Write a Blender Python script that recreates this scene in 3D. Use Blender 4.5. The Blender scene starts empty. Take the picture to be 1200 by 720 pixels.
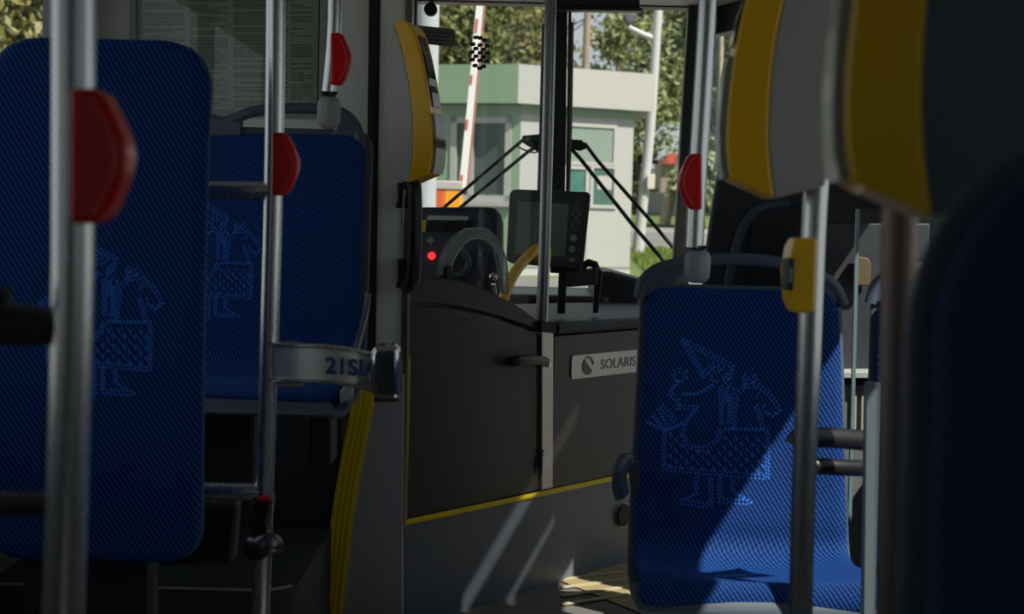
import bpy, bmesh, math, random
from mathutils import Vector, Matrix
random.seed(7)
C = bpy.context.scene.collection
SC = bpy.context.scene

# ---------------------------------------------------------------- camera
FPX = 1667.0
PITCH = math.radians(3.5); ROLL = 0.025
CAM = Vector((0, 0, 1.25))
fw = Vector((0, math.cos(PITCH), -math.sin(PITCH)))
up0 = Vector((0, math.sin(PITCH), math.cos(PITCH)))
rt0 = Vector((1, 0, 0))
rt = rt0*math.cos(ROLL) + up0*math.sin(ROLL)
upv = up0*math.cos(ROLL) - rt0*math.sin(ROLL)
cd = bpy.data.cameras.new('camera'); cam = bpy.data.objects.new('camera', cd); C.objects.link(cam)
cam.matrix_world = Matrix(((rt.x, upv.x, -fw.x, CAM.x), (rt.y, upv.y, -fw.y, CAM.y), (rt.z, upv.z, -fw.z, CAM.z), (0, 0, 0, 1)))
cd.sensor_width = 36; cd.lens = 36*FPX/1200; cd.clip_end = 500; cd.clip_start = .02
cd.dof.use_dof = True; cd.dof.focus_distance = 4.2; cd.dof.aperture_fstop = 5.0
SC.camera = cam

# ---------------------------------------------------------------- light
w = bpy.data.worlds.new('sky'); SC.world = w; w.use_nodes = True
bg = w.node_tree.nodes['Background']
bg.inputs[0].default_value = (.78, .85, .93, 1); bg.inputs[1].default_value = .66
SUN_DIR = Vector((-.5, .42, -.78)).normalized()
sl = bpy.data.lights.new('sun', 'SUN'); sl.energy = 6.8; sl.angle = .009; sl.color = (1, .93, .82)
so = bpy.data.objects.new('sun', sl); C.objects.link(so)
so.rotation_euler = SUN_DIR.to_track_quat('-Z', 'Y').to_euler(); so.location = (6, -6, 12)
SC.view_settings.view_transform = 'Standard'; SC.view_settings.look = 'None'
SC.view_settings.exposure = 0.0; SC.view_settings.gamma = 1; SC.view_settings.use_curve_mapping = False
SC.cycles.max_bounces = 8; SC.cycles.diffuse_bounces = 5; SC.cycles.transparent_max_bounces = 16
SC.cycles.use_denoising = True; SC.cycles.sample_clamp_indirect = 4

# ---------------------------------------------------------------- helpers
def ray(px, py): return fw + rt*((px-600)/FPX) - upv*((py-360)/FPX)
def P(px, py, d):
    r = ray(px, py); return CAM + r*(d/r.y)
A0 = Vector((-.1647, 4.4351, 0)); T = Vector((.6386, .7696, 0)); N = Vector((.7696, -.6386, 0)); UP = Vector((0, 0, 1))
def CP(px, py, off=0.0):
    r = ray(px, py); a = A0 + N*off
    return CAM + r*((a-CAM).dot(N)/r.dot(N))
def ZP(px, py, z):
    r = ray(px, py); return CAM + r*((z-CAM.z)/r.z)

def nodes(name):
    m = bpy.data.materials.new(name); m.use_nodes = True
    return m, m.node_tree, m.node_tree.nodes['Principled BSDF']
def mat(name, col, rough=.5, metal=0, noise=0, nscale=20, bump=0, emit=0, coat=0, spec=.5):
    m, nt, b = nodes(name)
    b.inputs['Base Color'].default_value = (*col, 1); b.inputs['Roughness'].default_value = rough
    b.inputs['Metallic'].default_value = metal; b.inputs['Coat Weight'].default_value = coat
    b.inputs['Specular IOR Level'].default_value = spec
    tc = nt.nodes.new('ShaderNodeTexCoord')
    nz = nt.nodes.new('ShaderNodeTexNoise'); nz.inputs['Scale'].default_value = nscale; nz.inputs['Detail'].default_value = 5
    nt.links.new(tc.outputs['Object'], nz.inputs['Vector'])
    mx = nt.nodes.new('ShaderNodeMix'); mx.data_type = 'RGBA'
    k = noise or .05
    mx.inputs[6].default_value = (*[c*(1-k) for c in col], 1); mx.inputs[7].default_value = (*[min(1, c*(1+k)) for c in col], 1)
    nt.links.new(nz.outputs['Fac'], mx.inputs[0]); nt.links.new(mx.outputs[2], b.inputs['Base Color'])
    if bump:
        bp = nt.nodes.new('ShaderNodeBump'); bp.inputs['Strength'].default_value = bump; bp.inputs['Distance'].default_value = .002
        nt.links.new(nz.outputs['Fac'], bp.inputs['Height']); nt.links.new(bp.outputs[0], b.inputs['Normal'])
    if emit:
        b.inputs['Emission Color'].default_value = (*col, 1); b.inputs['Emission Strength'].default_value = emit
    return m
def metal(name, col=(.55, .55, .56), rough=.24):
    m, nt, b = nodes(name)
    b.inputs['Base Color'].default_value = (*col, 1); b.inputs['Metallic'].default_value = 1
    tc = nt.nodes.new('ShaderNodeTexCoord'); mp = nt.nodes.new('ShaderNodeMapping'); mp.inputs['Scale'].default_value = (40, 40, 3)
    nz = nt.nodes.new('ShaderNodeTexNoise'); nz.inputs['Scale'].default_value = 8; nz.inputs['Detail'].default_value = 6
    nt.links.new(tc.outputs['Object'], mp.inputs[0]); nt.links.new(mp.outputs[0], nz.inputs['Vector'])
    mr = nt.nodes.new('ShaderNodeMapRange'); mr.inputs[3].default_value = rough-.012; mr.inputs[4].default_value = rough+.015
    nt.links.new(nz.outputs['Fac'], mr.inputs[0]); nt.links.new(mr.outputs[0], b.inputs['Roughness'])
    return m
def glass(name, tint=(.93, .97, .95), refl=1.0, rough=.0):
    m = bpy.data.materials.new(name); m.use_nodes = True; nt = m.node_tree; nt.nodes.clear()
    o = nt.nodes.new('ShaderNodeOutputMaterial'); mx = nt.nodes.new('ShaderNodeMixShader')
    t = nt.nodes.new('ShaderNodeBsdfTransparent'); t.inputs[0].default_value = (*tint, 1)
    g = nt.nodes.new('ShaderNodeBsdfGlossy'); g.inputs['Roughness'].default_value = rough
    f = nt.nodes.new('ShaderNodeFresnel'); f.inputs[0].default_value = 1.45
    mu = nt.nodes.new('ShaderNodeMath'); mu.operation = 'MULTIPLY'; mu.inputs[1].default_value = refl
    ge = nt.nodes.new('ShaderNodeNewGeometry'); fr = nt.nodes.new('ShaderNodeMath'); fr.operation = 'SUBTRACT'; fr.inputs[0].default_value = 1
    m2 = nt.nodes.new('ShaderNodeMath'); m2.operation = 'MULTIPLY'
    nt.links.new(ge.outputs['Backfacing'], fr.inputs[1]); nt.links.new(f.outputs[0], mu.inputs[0]); nt.links.new(mu.outputs[0], m2.inputs[0]); nt.links.new(fr.outputs[0], m2.inputs[1]); nt.links.new(m2.outputs[0], mx.inputs[0])
    nt.links.new(t.outputs[0], mx.inputs[1]); nt.links.new(g.outputs[0], mx.inputs[2]); nt.links.new(mx.outputs[0], o.inputs[0])
    return m
def fabric(name, dark, light):
    m, nt, b = nodes(name)
    b.inputs['Roughness'].default_value = .8; b.inputs['Sheen Weight'].default_value = .12; b.inputs['Sheen Tint'].default_value = (.05, .25, .9, 1)
    b.inputs['Specular IOR Level'].default_value = .25
    uv = nt.nodes.new('ShaderNodeUVMap'); uv.uv_map = 'UVMap'
    sx = nt.nodes.new('ShaderNodeSeparateXYZ'); nt.links.new(uv.outputs[0], sx.inputs[0])
    def M(op, a, bb):
        n = nt.nodes.new('ShaderNodeMath'); n.operation = op
        for i, v in enumerate((a, bb)):
            if v is None: continue
            if isinstance(v, (int, float)): n.inputs[i].default_value = v
            else: nt.links.new(v, n.inputs[i])
        return n.outputs[0]
    k = 2*math.pi/.0095
    u, v = sx.outputs[0], sx.outputs[1]
    a = M('SINE', M('MULTIPLY', M('ADD', u, M('MULTIPLY', v, .62)), k), None)
    c = M('SINE', M('MULTIPLY', M('SUBTRACT', M('MULTIPLY', u, .5), v), k*1.0), None)
    h = M('ADD', M('MULTIPLY', a, .40), M('ADD', M('MULTIPLY', c, .15), .5))
    cr = nt.nodes.new('ShaderNodeValToRGB'); cr.color_ramp.elements[0].position = .25; cr.color_ramp.elements[1].position = .8
    cr.color_ramp.elements[0].color = (*dark, 1); cr.color_ramp.elements[1].color = (*light, 1)
    nt.links.new(h, cr.inputs[0]); nt.links.new(cr.outputs[0], b.inputs['Base Color'])
    bp = nt.nodes.new('ShaderNodeBump'); bp.inputs['Strength'].default_value = .5; bp.inputs['Distance'].default_value = .0015
    nt.links.new(h, bp.inputs['Height']); nt.links.new(bp.outputs[0], b.inputs['Normal'])
    return m
def leafmat(name, cols):
    m, nt, b = nodes(name)
    b.inputs['Roughness'].default_value = .6
    g = nt.nodes.new('ShaderNodeNewGeometry'); cr = nt.nodes.new('ShaderNodeValToRGB')
    els = cr.color_ramp.elements
    while len(els) < len(cols): els.new(.5)
    for i, c in enumerate(cols): els[i].position = i/(len(cols)-1); els[i].color = (*c, 1)
    nt.links.new(g.outputs['Random Per Island'], cr.inputs[0]); nt.links.new(cr.outputs[0], b.inputs['Base Color'])
    tr = nt.nodes.new('ShaderNodeBsdfTranslucent'); nt.links.new(cr.outputs[0], tr.inputs[0])
    mx = nt.nodes.new('ShaderNodeMixShader'); mx.inputs[0].default_value = .35
    out = nt.nodes['Material Output']
    nt.links.new(b.outputs[0], mx.inputs[1]); nt.links.new(tr.outputs[0], mx.inputs[2]); nt.links.new(mx.outputs[0], out.inputs[0])
    return m

STEEL = metal('brushed_steel', (.66, .66, .65), .27); CHROME = metal('chrome', (.62, .62, .63), .1); ALU = metal('satin_aluminium', (.42, .42, .43), .38)
DARKMETAL = metal('dark_steel', (.12, .12, .125), .35)
BLACK = mat('black_plastic', (.012, .012, .014), .4); RUBBER = mat('black_rubber', (.008, .008, .009), .7)
MATTBLACK = mat('matt_black', (.016, .016, .018), .6)
DOORPL = mat('cabin_panel_plastic', (.044, .041, .039), .42, noise=.1, nscale=120, bump=.25)
COUNTER = mat('counter_plastic', (.014, .019, .03), .5, spec=.3)
DASH = mat('dashboard_plastic', (.018, .02, .026), .45, noise=.1, nscale=200, bump=.2)
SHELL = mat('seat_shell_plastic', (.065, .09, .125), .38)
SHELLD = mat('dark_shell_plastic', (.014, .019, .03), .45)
GREYPL = mat('grey_plastic', (.30, .31, .32), .4)
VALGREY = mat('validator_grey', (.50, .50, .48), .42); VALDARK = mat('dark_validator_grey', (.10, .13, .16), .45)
YELLOW = mat('yellow_plastic', (.98, .54, .002), .32, coat=.2); YELLOWD = mat('signal_yellow', (.9, .68, .01), .4)
RED = mat('red_plastic', (.62, .004, .008), .3, coat=.15, spec=.3)
WALLP = mat('pale_wall_panel', (.72, .75, .68), .5); WALLG = mat('grey_wall_panel', (.16, .17, .19), .5, noise=.1, nscale=60)
KICK = mat('kick_panel_laminate', (.14, .16, .20), .4, noise=.3, nscale=300)
ARCH = mat('wheel_arch_grey', (.03, .04, .052), .6, noise=.2, nscale=30)
FLOORM = mat('speckled_floor_vinyl', (.16, .16, .155), .55, noise=.5, nscale=350)
FLOORY = mat('beige_floor_vinyl', (.36, .30, .15), .55, noise=.4, nscale=350)
CEIL = mat('ceiling_panel', (.5, .5, .48), .6)
PANEDARK = mat('dark_screen', (.02, .03, .035), .12); SCREEN = mat('display_screen', (.2, .27, .23), .25)
GLASS = glass('clear_glass', (.97, .985, .975)); TINT = glass('tinted_glass', (.72, .74, .73)); TINTR = glass('dark_tinted_glass', (.52, .54, .54)); PARTGL = glass('partition_glass', (.97, .98, .98), .5)
ACRYL = mat('frosted_acrylic', (.34, .40, .41), .25); ACRYL.node_tree.nodes['Principled BSDF'].inputs['Alpha'].default_value = .5
GEDGE = mat('glass_edge', (.16, .25, .28), .3); PAPER = mat('notice_paper', (.78, .75, .58), .8, noise=.12, nscale=9)
INK = mat('print_ink', (.26, .26, .22), .8); STICKER = mat('dark_sticker', (.09, .095, .10), .5)
WHITE = mat('white_paint', (.40, .40, .385), .6, noise=.05, nscale=4); GREEN = mat('pale_green_paint', (.22, .33, .215), .6, noise=.05, nscale=3)
FAB = fabric('blue_seat_fabric', (.0004, .0035, .038), (.0035, .070, .33)); PRINTB = mat('printed_emblem_blue', (.03, .17, .75), .8)
PIPING = mat('seat_piping', (.02, .10, .2), .6)
MARK = mat('white_marking', (.75, .77, .76), .5); BLUEINK = mat('blue_marker', (.01, .05, .2), .5)
LED = mat('red_lamp', (1, .02, .02), .3, emit=2.5)

def mark(o, label=None, cat=None, group=None, kind=None):
    if label: o['label'] = label
    if cat: o['category'] = cat
    if group: o['group'] = group
    if kind: o['kind'] = kind
    return o
def empty(name, loc, label, cat, group=None, rz=0):
    o = bpy.data.objects.new(name, None); C.objects.link(o); o.location = loc; o.rotation_euler = (0, 0, rz); o.empty_display_size = .05
    return mark(o, label, cat, group)
def build(name, bm, m, parent=None, smooth=True, bevel=0, seg=2, angle=40, world=True):
    """bmesh given in world space when world is True, else in the parent's own space"""
    bmesh.ops.remove_doubles(bm, verts=bm.verts, dist=1e-6)
    if not bm.loops.layers.uv: pass
    bmesh.ops.recalc_face_normals(bm, faces=bm.faces)
    me = bpy.data.meshes.new(name)
    o = bpy.data.objects.new(name, me); C.objects.link(o)
    if world:
        if parent:
            pm = Matrix.LocRotScale(parent.location, parent.rotation_euler, None)
            if parent.parent:
                pp = parent.parent; pm = Matrix.LocRotScale(pp.location, pp.rotation_euler, None) @ pm
            bm.transform(pm.inverted())
        else:
            mn = Vector([min(v.co[i] for v in bm.verts) for i in range(3)]); mxx = Vector([max(v.co[i] for v in bm.verts) for i in range(3)])
            loc = Vector(((mn.x+mxx.x)/2, (mn.y+mxx.y)/2, mn.z)); bm.transform(Matrix.Translation(-loc)); o.location = loc
    bm.to_mesh(me); bm.free()
    for x in (m if isinstance(m, (list, tuple)) else [m]): me.materials.append(x)
    if smooth:
        for p in me.polygons: p.use_smooth = True
        me.set_sharp_from_angle(angle=math.radians(angle))
    if bevel:
        b = o.modifiers.new('bevel', 'BEVEL'); b.width = bevel; b.segments = seg; b.limit_method = 'ANGLE'; b.angle_limit = math.radians(35)
    if parent: o.parent = parent
    return o
def nb(): return bmesh.new()
def box(bm, a, b):
    x0, y0, z0 = a; x1, y1, z1 = b
    v = [bm.verts.new(p) for p in ((x0,y0,z0),(x1,y0,z0),(x1,y1,z0),(x0,y1,z0),(x0,y0,z1),(x1,y0,z1),(x1,y1,z1),(x0,y1,z1))]
    for f in ((0,3,2,1),(4,5,6,7),(0,1,5,4),(1,2,6,5),(2,3,7,6),(3,0,4,7)): bm.faces.new([v[i] for i in f])
    return bm
def prism(bm, pts, ext):
    """closed outline of 3-D points pushed along ext"""
    ext = Vector(ext); a = [bm.verts.new(p) for p in pts]; b = [bm.verts.new(Vector(p)+ext) for p in pts]
    n = len(a); bm.faces.new(a); bm.faces.new(b[::-1])
    for i in range(n): bm.faces.new((a[i], a[(i+1)%n], b[(i+1)%n], b[i]))
    return bm
def smoothpts(pts, k=6):
    pts = [Vector(p) for p in pts]; out = []
    for i in range(len(pts)-1):
        p0 = pts[max(i-1, 0)]; p1 = pts[i]; p2 = pts[i+1]; p3 = pts[min(i+2, len(pts)-1)]
        for j in range(k):
            t = j/k
            out.append(.5*((2*p1)+(p2-p0)*t+(2*p0-5*p1+4*p2-p3)*t*t+(3*p1-p0-3*p2+p3)*t**3))
    out.append(pts[-1]); return out
def tube(bm, pts, r, n=20, cap=True, flat=None):
    pts = [Vector(p) for p in pts]; rings = []; ref = None
    for i, p in enumerate(pts):
        t = (pts[min(i+1, len(pts)-1)]-pts[max(i-1, 0)]).normalized()
        if ref is None: ref = t.orthogonal().normalized() if flat is None else (Vector(flat)-t*Vector(flat).dot(t)).normalized()
        ref = (ref-t*ref.dot(t)).normalized(); s = t.cross(ref)
        rr = r[i] if isinstance(r, (list, tuple)) and len(r) == len(pts) else r
        ra, rb = rr if isinstance(rr, tuple) else (rr, rr)
        rings.append([bm.verts.new(p+ref*ra*math.cos(2*math.pi*j/n)+s*rb*math.sin(2*math.pi*j/n)) for j in range(n)])
    for a, b in zip(rings, rings[1:]):
        for j in range(n): bm.faces.new((a[j], a[(j+1)%n], b[(j+1)%n], b[j]))
    if cap: bm.faces.new(rings[0][::-1]); bm.faces.new(rings[-1])
    return bm
def disc(bm, c, nrm, r, th, n=28, sx=1):
    nrm = Vector(nrm).normalized(); a = nrm.cross(UP).normalized() if abs(nrm.z) < .9 else Vector((1, 0, 0)); b = nrm.cross(a)
    return prism(bm, [Vector(c)+a*r*sx*math.cos(2*math.pi*i/n)+b*r*math.sin(2*math.pi*i/n) for i in range(n)], nrm*th)
def rrect(cx, cz, w, h, r, n=6):
    o = []
    for (sx, sz, a0) in ((1, -1, -90), (1, 1, 0), (-1, 1, 90), (-1, -1, 180)):
        for i in range(n+1):
            a = math.radians(a0+90*i/n); o.append((cx+sx*(w/2-r)+r*math.cos(a), cz+sz*(h/2-r)+r*math.sin(a)))
    return o
def text(name, body, size, org, xd, yd, m, parent, ext=.0004, align='LEFT', sx=1, bold=0):
    cu = bpy.data.curves.new(name, 'FONT'); cu.body = body; cu.size = size; cu.extrude = ext; cu.align_x = align; cu.resolution_u = 3; cu.offset = bold
    t = bpy.data.objects.new('tmp', cu); C.objects.link(t); dg = bpy.context.evaluated_depsgraph_get(); dg.update()
    me = bpy.data.meshes.new_from_object(t.evaluated_get(dg)); bpy.data.objects.remove(t); bpy.data.curves.remove(cu)
    bm = nb(); bm.from_mesh(me); bpy.data.meshes.remove(me)
    xd = Vector(xd).normalized(); yd = Vector(yd).normalized(); zd = xd.cross(yd)
    M = Matrix(((xd.x*sx, yd.x, zd.x, org[0]), (xd.y*sx, yd.y, zd.y, org[1]), (xd.z*sx, yd.z, zd.z, org[2]), (0, 0, 0, 1)))
    bm.transform(M); return build(name, bm, m, parent, smooth=False)
def struct(name, bm, m, bevel=0, **k): return mark(build(name, bm, m, None, bevel=bevel, **k), kind='structure')

# ---------------------------------------------------------------- the bus shell
XL, XR, YF, YB, ZC = -1.27, 1.27, 6.9, -5.5, 2.28
struct('floor', box(nb(), (XL, YB, -.08), (XR, YF, 0)), FLOORM, smooth=False)
bm = prism(nb(), [ZP(655, 681, .002), ZP(745, 657.5, .002), (.9, 5.72, .002), (1.24, 5.3, .002), (1.24, 4.0, .002), (.62, 4.2, .002)], (0, 0, .003))
struct('trim_1', bm, FLOORY, smooth=False)
bm = nb()
for y0, y1 in ((680, 666), (690, 674), (700, 682), (710, 691)):  # pale raised strips stand for bright sun stripes on the floor
    a_, b_ = ZP(656, y0-1.5, .005), ZP(770, y1, .005); q_ = Vector((b_.y-a_.y, a_.x-b_.x, 0)).normalized()*.02
    prism(bm, [a_, b_, b_+q_, a_+q_], (0, 0, .004))
struct('trim_sun_stripes', bm, mat('sun_stripe_beige', (.5, .44, .3), .6), smooth=False)
struct('ceiling', box(nb(), (XL, YB, ZC), (XR, YF, ZC+.06)), CEIL, smooth=False)
struct('wall_back', box(nb(), (XL, YB-.06, 0), (XR, YB, ZC)), WALLG, smooth=False)
def side(x0, x1, name, spans, sill, head, y0=YB, y1=YF):
    bm = nb(); box(bm, (x0, y0, 0), (x1, y1, sill)); box(bm, (x0, y0, head), (x1, y1, ZC))
    ys = [y0]+[v for s in spans for v in s]+[y1]
    for a, b in zip(ys[::2], ys[1::2]):
        if b-a > .001: box(bm, (x0, a, sill), (x1, b, head))
    struct(name, bm, WALLG, smooth=False)
LS = [(-5.3, -3.9), (-3.8, -2.3), (-2.2, -.7), (-.6, .95), (1.05, 2.45), (2.55, 3.98), (4.4, 6.6)]
side(XL-.05, XL, 'wall_left', LS, .98, 2.06)
RS = [(-5.3, -3.9), (-3.8, -2.3), (-2.2, -.7), (-.6, .95)]
side(XR, XR+.05, 'wall_right', RS, .95, 2.08, YB, 1.0)
bm = nb(); x0, x1 = XR, XR+.012
for y0, y1, zs in ((1.0, 1.05, ()), (1.05, 3.2, ((.95, 1.93),)), (3.2, 3.28, ()), (3.28, 3.5, ((2.165, 2.255),)), (3.5, 3.58, ((1.935, 1.985), (2.165, 2.255))), (3.58, 3.9, ((.95, 1.70), (1.935, 1.985), (2.165, 2.255))), (3.9, 4.05, ((.95, 1.70), (2.165, 2.255))), (4.05, 4.75, ())):  # unseen wall; window heads and slits shaped to make the sun patch and streaks
    z = 0
    for a, b in zs: box(bm, (x0, y0, z), (x1, y1, a)); z = b
    box(bm, (x0, y0, z), (x1, y1, ZC))
struct('wall_right_front', bm, WALLG, smooth=False)
k = 0
for x, S in ((XL-.03, LS), (XR+.02, RS)):
    for a, b in S:
        k += 1; struct('window_%d' % k, box(nb(), (x, a, .95), (x+.006, b, 2.09)), TINTR if a < 0 else (GLASS if x < 0 else TINT), smooth=False)
for a, b, z0, z1 in ((1.05, 3.2, .94, 1.94), (3.58, 4.05, .94, 1.71), (3.5, 3.9, 1.93, 1.99), (3.28, 4.05, 2.16, 2.26)):  # last two panes fill slits added to let the sun streaks in
    k += 1; struct('window_%d' % k, box(nb(), (XR+.004, a, z0), (XR+.009, b, z1)), TINTR if z0 > 1.9 else GLASS, smooth=False)
# front door leaf: black frames and tall glass on the right side, then the rounded front corner
def posts(bm, a, b, z0, z1, w, t):
    a = Vector(a); b = Vector(b); d = (b-a).normalized(); n = Vector((d.y, -d.x, 0))*t
    for p in (a, b-d*w): prism(bm, [p, p+d*w, p+d*w+n, p+n], (0, 0, z1-z0))
    for z in (0, z1-z0-w): prism(bm, [a+UP*z, b+UP*z, b+n+UP*z, a+n+UP*z], (0, 0, w))
def leaf(n, a, b):
    r = empty('door_%d' % n, Vector(a), None, None); r['kind'] = 'structure'
    bm = nb(); posts(bm, a, b, .03, 2.12, .05, .035); build('door_frame', bm, BLACK, r, smooth=False)
    A, B = Vector(a), Vector(b); d = (B-A).normalized()
    build('pane', prism(nb(), [A+d*.05+UP*.05, B-d*.05+UP*.05, B-d*.05+UP*2.02, A+d*.05+UP*2.02], Vector((d.y, -d.x, 0))*.005), GLASS, r, smooth=False)
leaf(1, (1.27, 4.78, .03), (1.27, 5.36, .03)); leaf(2, (1.27, 5.38, .03), (1.22, 5.98, .03))
struct('wall_right.001', box(nb(), (1.21, 4.75, 2.1), (1.31, 6.0, ZC)), WALLG, smooth=False)
# windscreen
bm = nb(); box(bm, (XL, 6.82, 0), (.98, 6.9, .93)); struct('wall_front', bm, DASH, smooth=False)
zt = P(560, 3, 6.8).z
bm = nb(); box(bm, (XL, 6.80, zt), (1.0, 6.9, ZC)); struct('wall_front_header', bm, BLACK, smooth=False)
struct('window_20', box(nb(), (XL, 6.84, .93), (.86, 6.846, zt)), GLASS, smooth=False)
bm = prism(nb(), [P(812, -60, 6.75), P(838, -60, 6.75), P(826, 120, 6.75), P(814, 270, 6.75), P(806, 345, 6.75), P(786, 345, 6.75), P(792, 270, 6.75), P(800, 120, 6.75)], (0, .08, 0))
struct('trim_2', bm, BLACK, bevel=.008)
bm = prism(nb(), [P(474, -60, 6.7), P(489, -60, 6.7), P(487, 245, 6.7), P(472, 245, 6.7)], (0, .08, 0)); struct('trim_3', bm, BLACK, bevel=.005)
a, b = Vector((.93, 6.82, .55)), Vector((1.23, 6.02, .55)); d = b-a
struct('window_21', prism(nb(), [a, b, b+UP*1.6, a+UP*1.6], (.005, .003, 0)), GLASS, smooth=False)
struct('wall_front_corner', prism(nb(), [(.9, 6.85, 0), (1.25, 6.0, 0), (1.3, 6.02, 0), (.95, 6.9, 0)], (0, 0, .55)), DASH, smooth=False)
struct('wall_front_corner_head', prism(nb(), [(.9, 6.85, 2.15), (1.25, 6.0, 2.15), (1.3, 6.02, 2.15), (.95, 6.9, 2.15)], (0, 0, .15)), BLACK, smooth=False)
# centre post of the windscreen
bm = prism(nb(), [P(640, -40, 6.72), P(666, -40, 6.72), P(662, 240, 6.72), P(638, 240, 6.72)], (0, .06, 0))
prism(bm, [P(667, -40, 6.71), P(670.5, -40, 6.71), P(667, 240, 6.71), P(663, 240, 6.71)], (0, .04, 0)); struct('trim_4', bm, BLACK, bevel=.003)

# ---------------------------------------------------------------- driver's rear wall (transverse), y = 4.2
YW = 4.22
def W(px, py, dy=0.0): return P(px, py, YW+dy)
pt = lambda x, z: Vector((x, YW, z))
xa, xb, zb = W(158, 0).x, W(378, 0).x, W(300, 133).z
xe = -.337
bm = nb(); box(bm, (XL, YW, .0), (xe, YW+.05, zb)); box(bm, (XL, YW, 2.02), (xe, YW+.05, ZC)); box(bm, (xb, YW, zb), (xe, YW+.05, 2.02)); box(bm, (XL, YW, zb), (xa, YW+.05, 2.02))
struct('wall_front_left', bm, WALLP, smooth=False)
struct('window_22', box(nb(), (xa, YW+.004, zb), (xb, YW+.01, 2.02)), glass('notice_glass', (.8, .85, .84), 2.2), smooth=False)
# frame round it
bm = nb()
for x0, x1, z0, z1 in ((xa-.012, xa+.006, zb, 2.02), (xb-.006, xb+.012, zb, 2.02), (xa, xb, zb-.012, zb+.008)): box(bm, (x0, YW-.008, z0), (x1, YW+.002, z1))
struct('trim_5', bm, GREYPL, smooth=False)
# backing panel behind the notice
struct('trim_6', box(nb(), (XL, YW+.045, zb), (xb+.03, YW+.06, 2.02)), MATTBLACK, smooth=False)
n = empty('notice_sheet', (W(266, 0).x, YW+.03, zb+.01), 'large pale paper notice printed in four columns behind partition glass', 'notice')
x0, x1 = W(163, 0).x, W(372, 0).x
build('paper', box(nb(), (x0, YW+.03, W(0, 126).z), (x1, YW+.032, 1.98)), PAPER, n, smooth=False)
bm = nb(); rnd = random.Random(3)
for (ca, cb) in ((170, 216), (223, 267), (274, 338), (341, 366)):
    y = -60
    while y < 122:
        y += rnd.choice((2.7, 2.7, 2.7, 2.7, 5.6))
        x = ca; end = cb-rnd.choice((0, 0, 0, 10, 22))
        while x < end:
            L = min(rnd.uniform(3, 11), end-x)
            if L > 1:
                a = P(x, y, YW+.0295); b = P(x+L, y, YW+.0295)
                vs = [bm.verts.new(q) for q in (a, Vector((b.x, b.y, a.z)), Vector((b.x, b.y, a.z-.0036)), a-UP*.0036)]; bm.faces.new(vs)
            x += L+1.1
build('small_print', bm, INK, n, smooth=False)
# black seal strip, pillar
zt = 2.26
def vstrip(bm, l0, l1, r0, r1, d, th):   # four pixel corners
    prism(bm, [P(*l0, d), P(*r0, d), P(*r1, d), P(*l1, d)], (0, th, 0))
bm = nb(); vstrip(bm, (433, -70), (426, 520), (445, -70), (436, 520), 4.19, .03); struct('trim_7', bm, RUBBER, bevel=.004)
bm = nb(); vstrip(bm, (446, -70), (438, 500), (479, -70), (470, 500), 4.20, .06); struct('trim_8', bm, WALLP, bevel=.004)
bm = nb(); vstrip(bm, (476, -70), (467, 615), (484, -70), (475, 615), 4.185, .09); struct('trim_9', bm, metal('bronze_profile', (.25, .22, .18), .35), bevel=.003)
# lower grey panel with curved yellow edging
edge = smoothpts([P(*q, 4.15) for q in ((441, 440), (434, 480), (422, 540), (412, 600), (405, 660), (398, 722), (393, 760))], 4)
right = [P(471, 760, 4.15), P(471, 613, 4.15), P(473, 440, 4.15)]
struct('trim_10', prism(nb(), edge+right, (0, .05, 0)), mat('lilac_grey_panel', (.42, .42, .48), .5), smooth=False)
bm = nb()
for a, b in zip(edge, edge[1:]):
    wv = Vector((.031, 0, 0)); wv2 = Vector((.031, 0, 0))
    prism(bm, [a-Vector((.056, 0, 0)), a+Vector((.008, 0, 0)), b+Vector((.008, 0, 0)), b-Vector((.056, 0, 0))], (0, -.012, 0))
    for k2 in range(4):
        o = Vector((-.049+k2*.015, -.013, 0)); prism(bm, [a+o, a+o+Vector((.004, 0, 0)), b+o+Vector((.004, 0, 0)), b+o], (0, -.003, 0))
struct('trim_11', bm, YELLOWD, smooth=False)
# dark wheel-arch box: lower wall and podium
struct('wall_wheel_arch', prism(nb(), [(XL, 4.17, 0), (-.5, 4.17, 0), (-.5, 4.17, W(0, 465).z), (XL, 4.17, W(0, 465).z)], (0, .04, 0)), ARCH, smooth=False)
pod = [Vector((XL, 3.42, 0)), Vector((-.615, 3.42, 0))]+[Vector((-.615+.1*math.sin(a), 3.52-.1*math.cos(a), 0)) for a in [math.radians(15*i) for i in range(1, 7)]]+[Vector((-.515, 4.14, 0)), Vector((XL, 4.14, 0))]
struct('floor_podium', prism(nb(), pod, (0, 0, .33)), ARCH, smooth=False)
bm = nb(); tube(bm, [p+UP*.333 for p in pod[:6]], .004, 8); struct('trim_12', bm, GREYPL)

# ---------------------------------------------------------------- driver's cabin
def CQ(pts, off): return [CP(x, y, off) for x, y in pts]
cab = empty('driver_cabin_partition', A0, 'dark grey fixed cabin partition with a maker nameplate and light kick panel', 'partition')
# kick panel
s1 = CP(474, 613); s2 = A0+T*1.42
a, b = Vector((s1.x, s1.y, 0)), Vector((s2.x, s2.y, 0))
build('kick_panel', prism(nb(), [a, b, b+UP*.328, a+UP*.328], -N*.04), KICK, cab, smooth=False)
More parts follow.
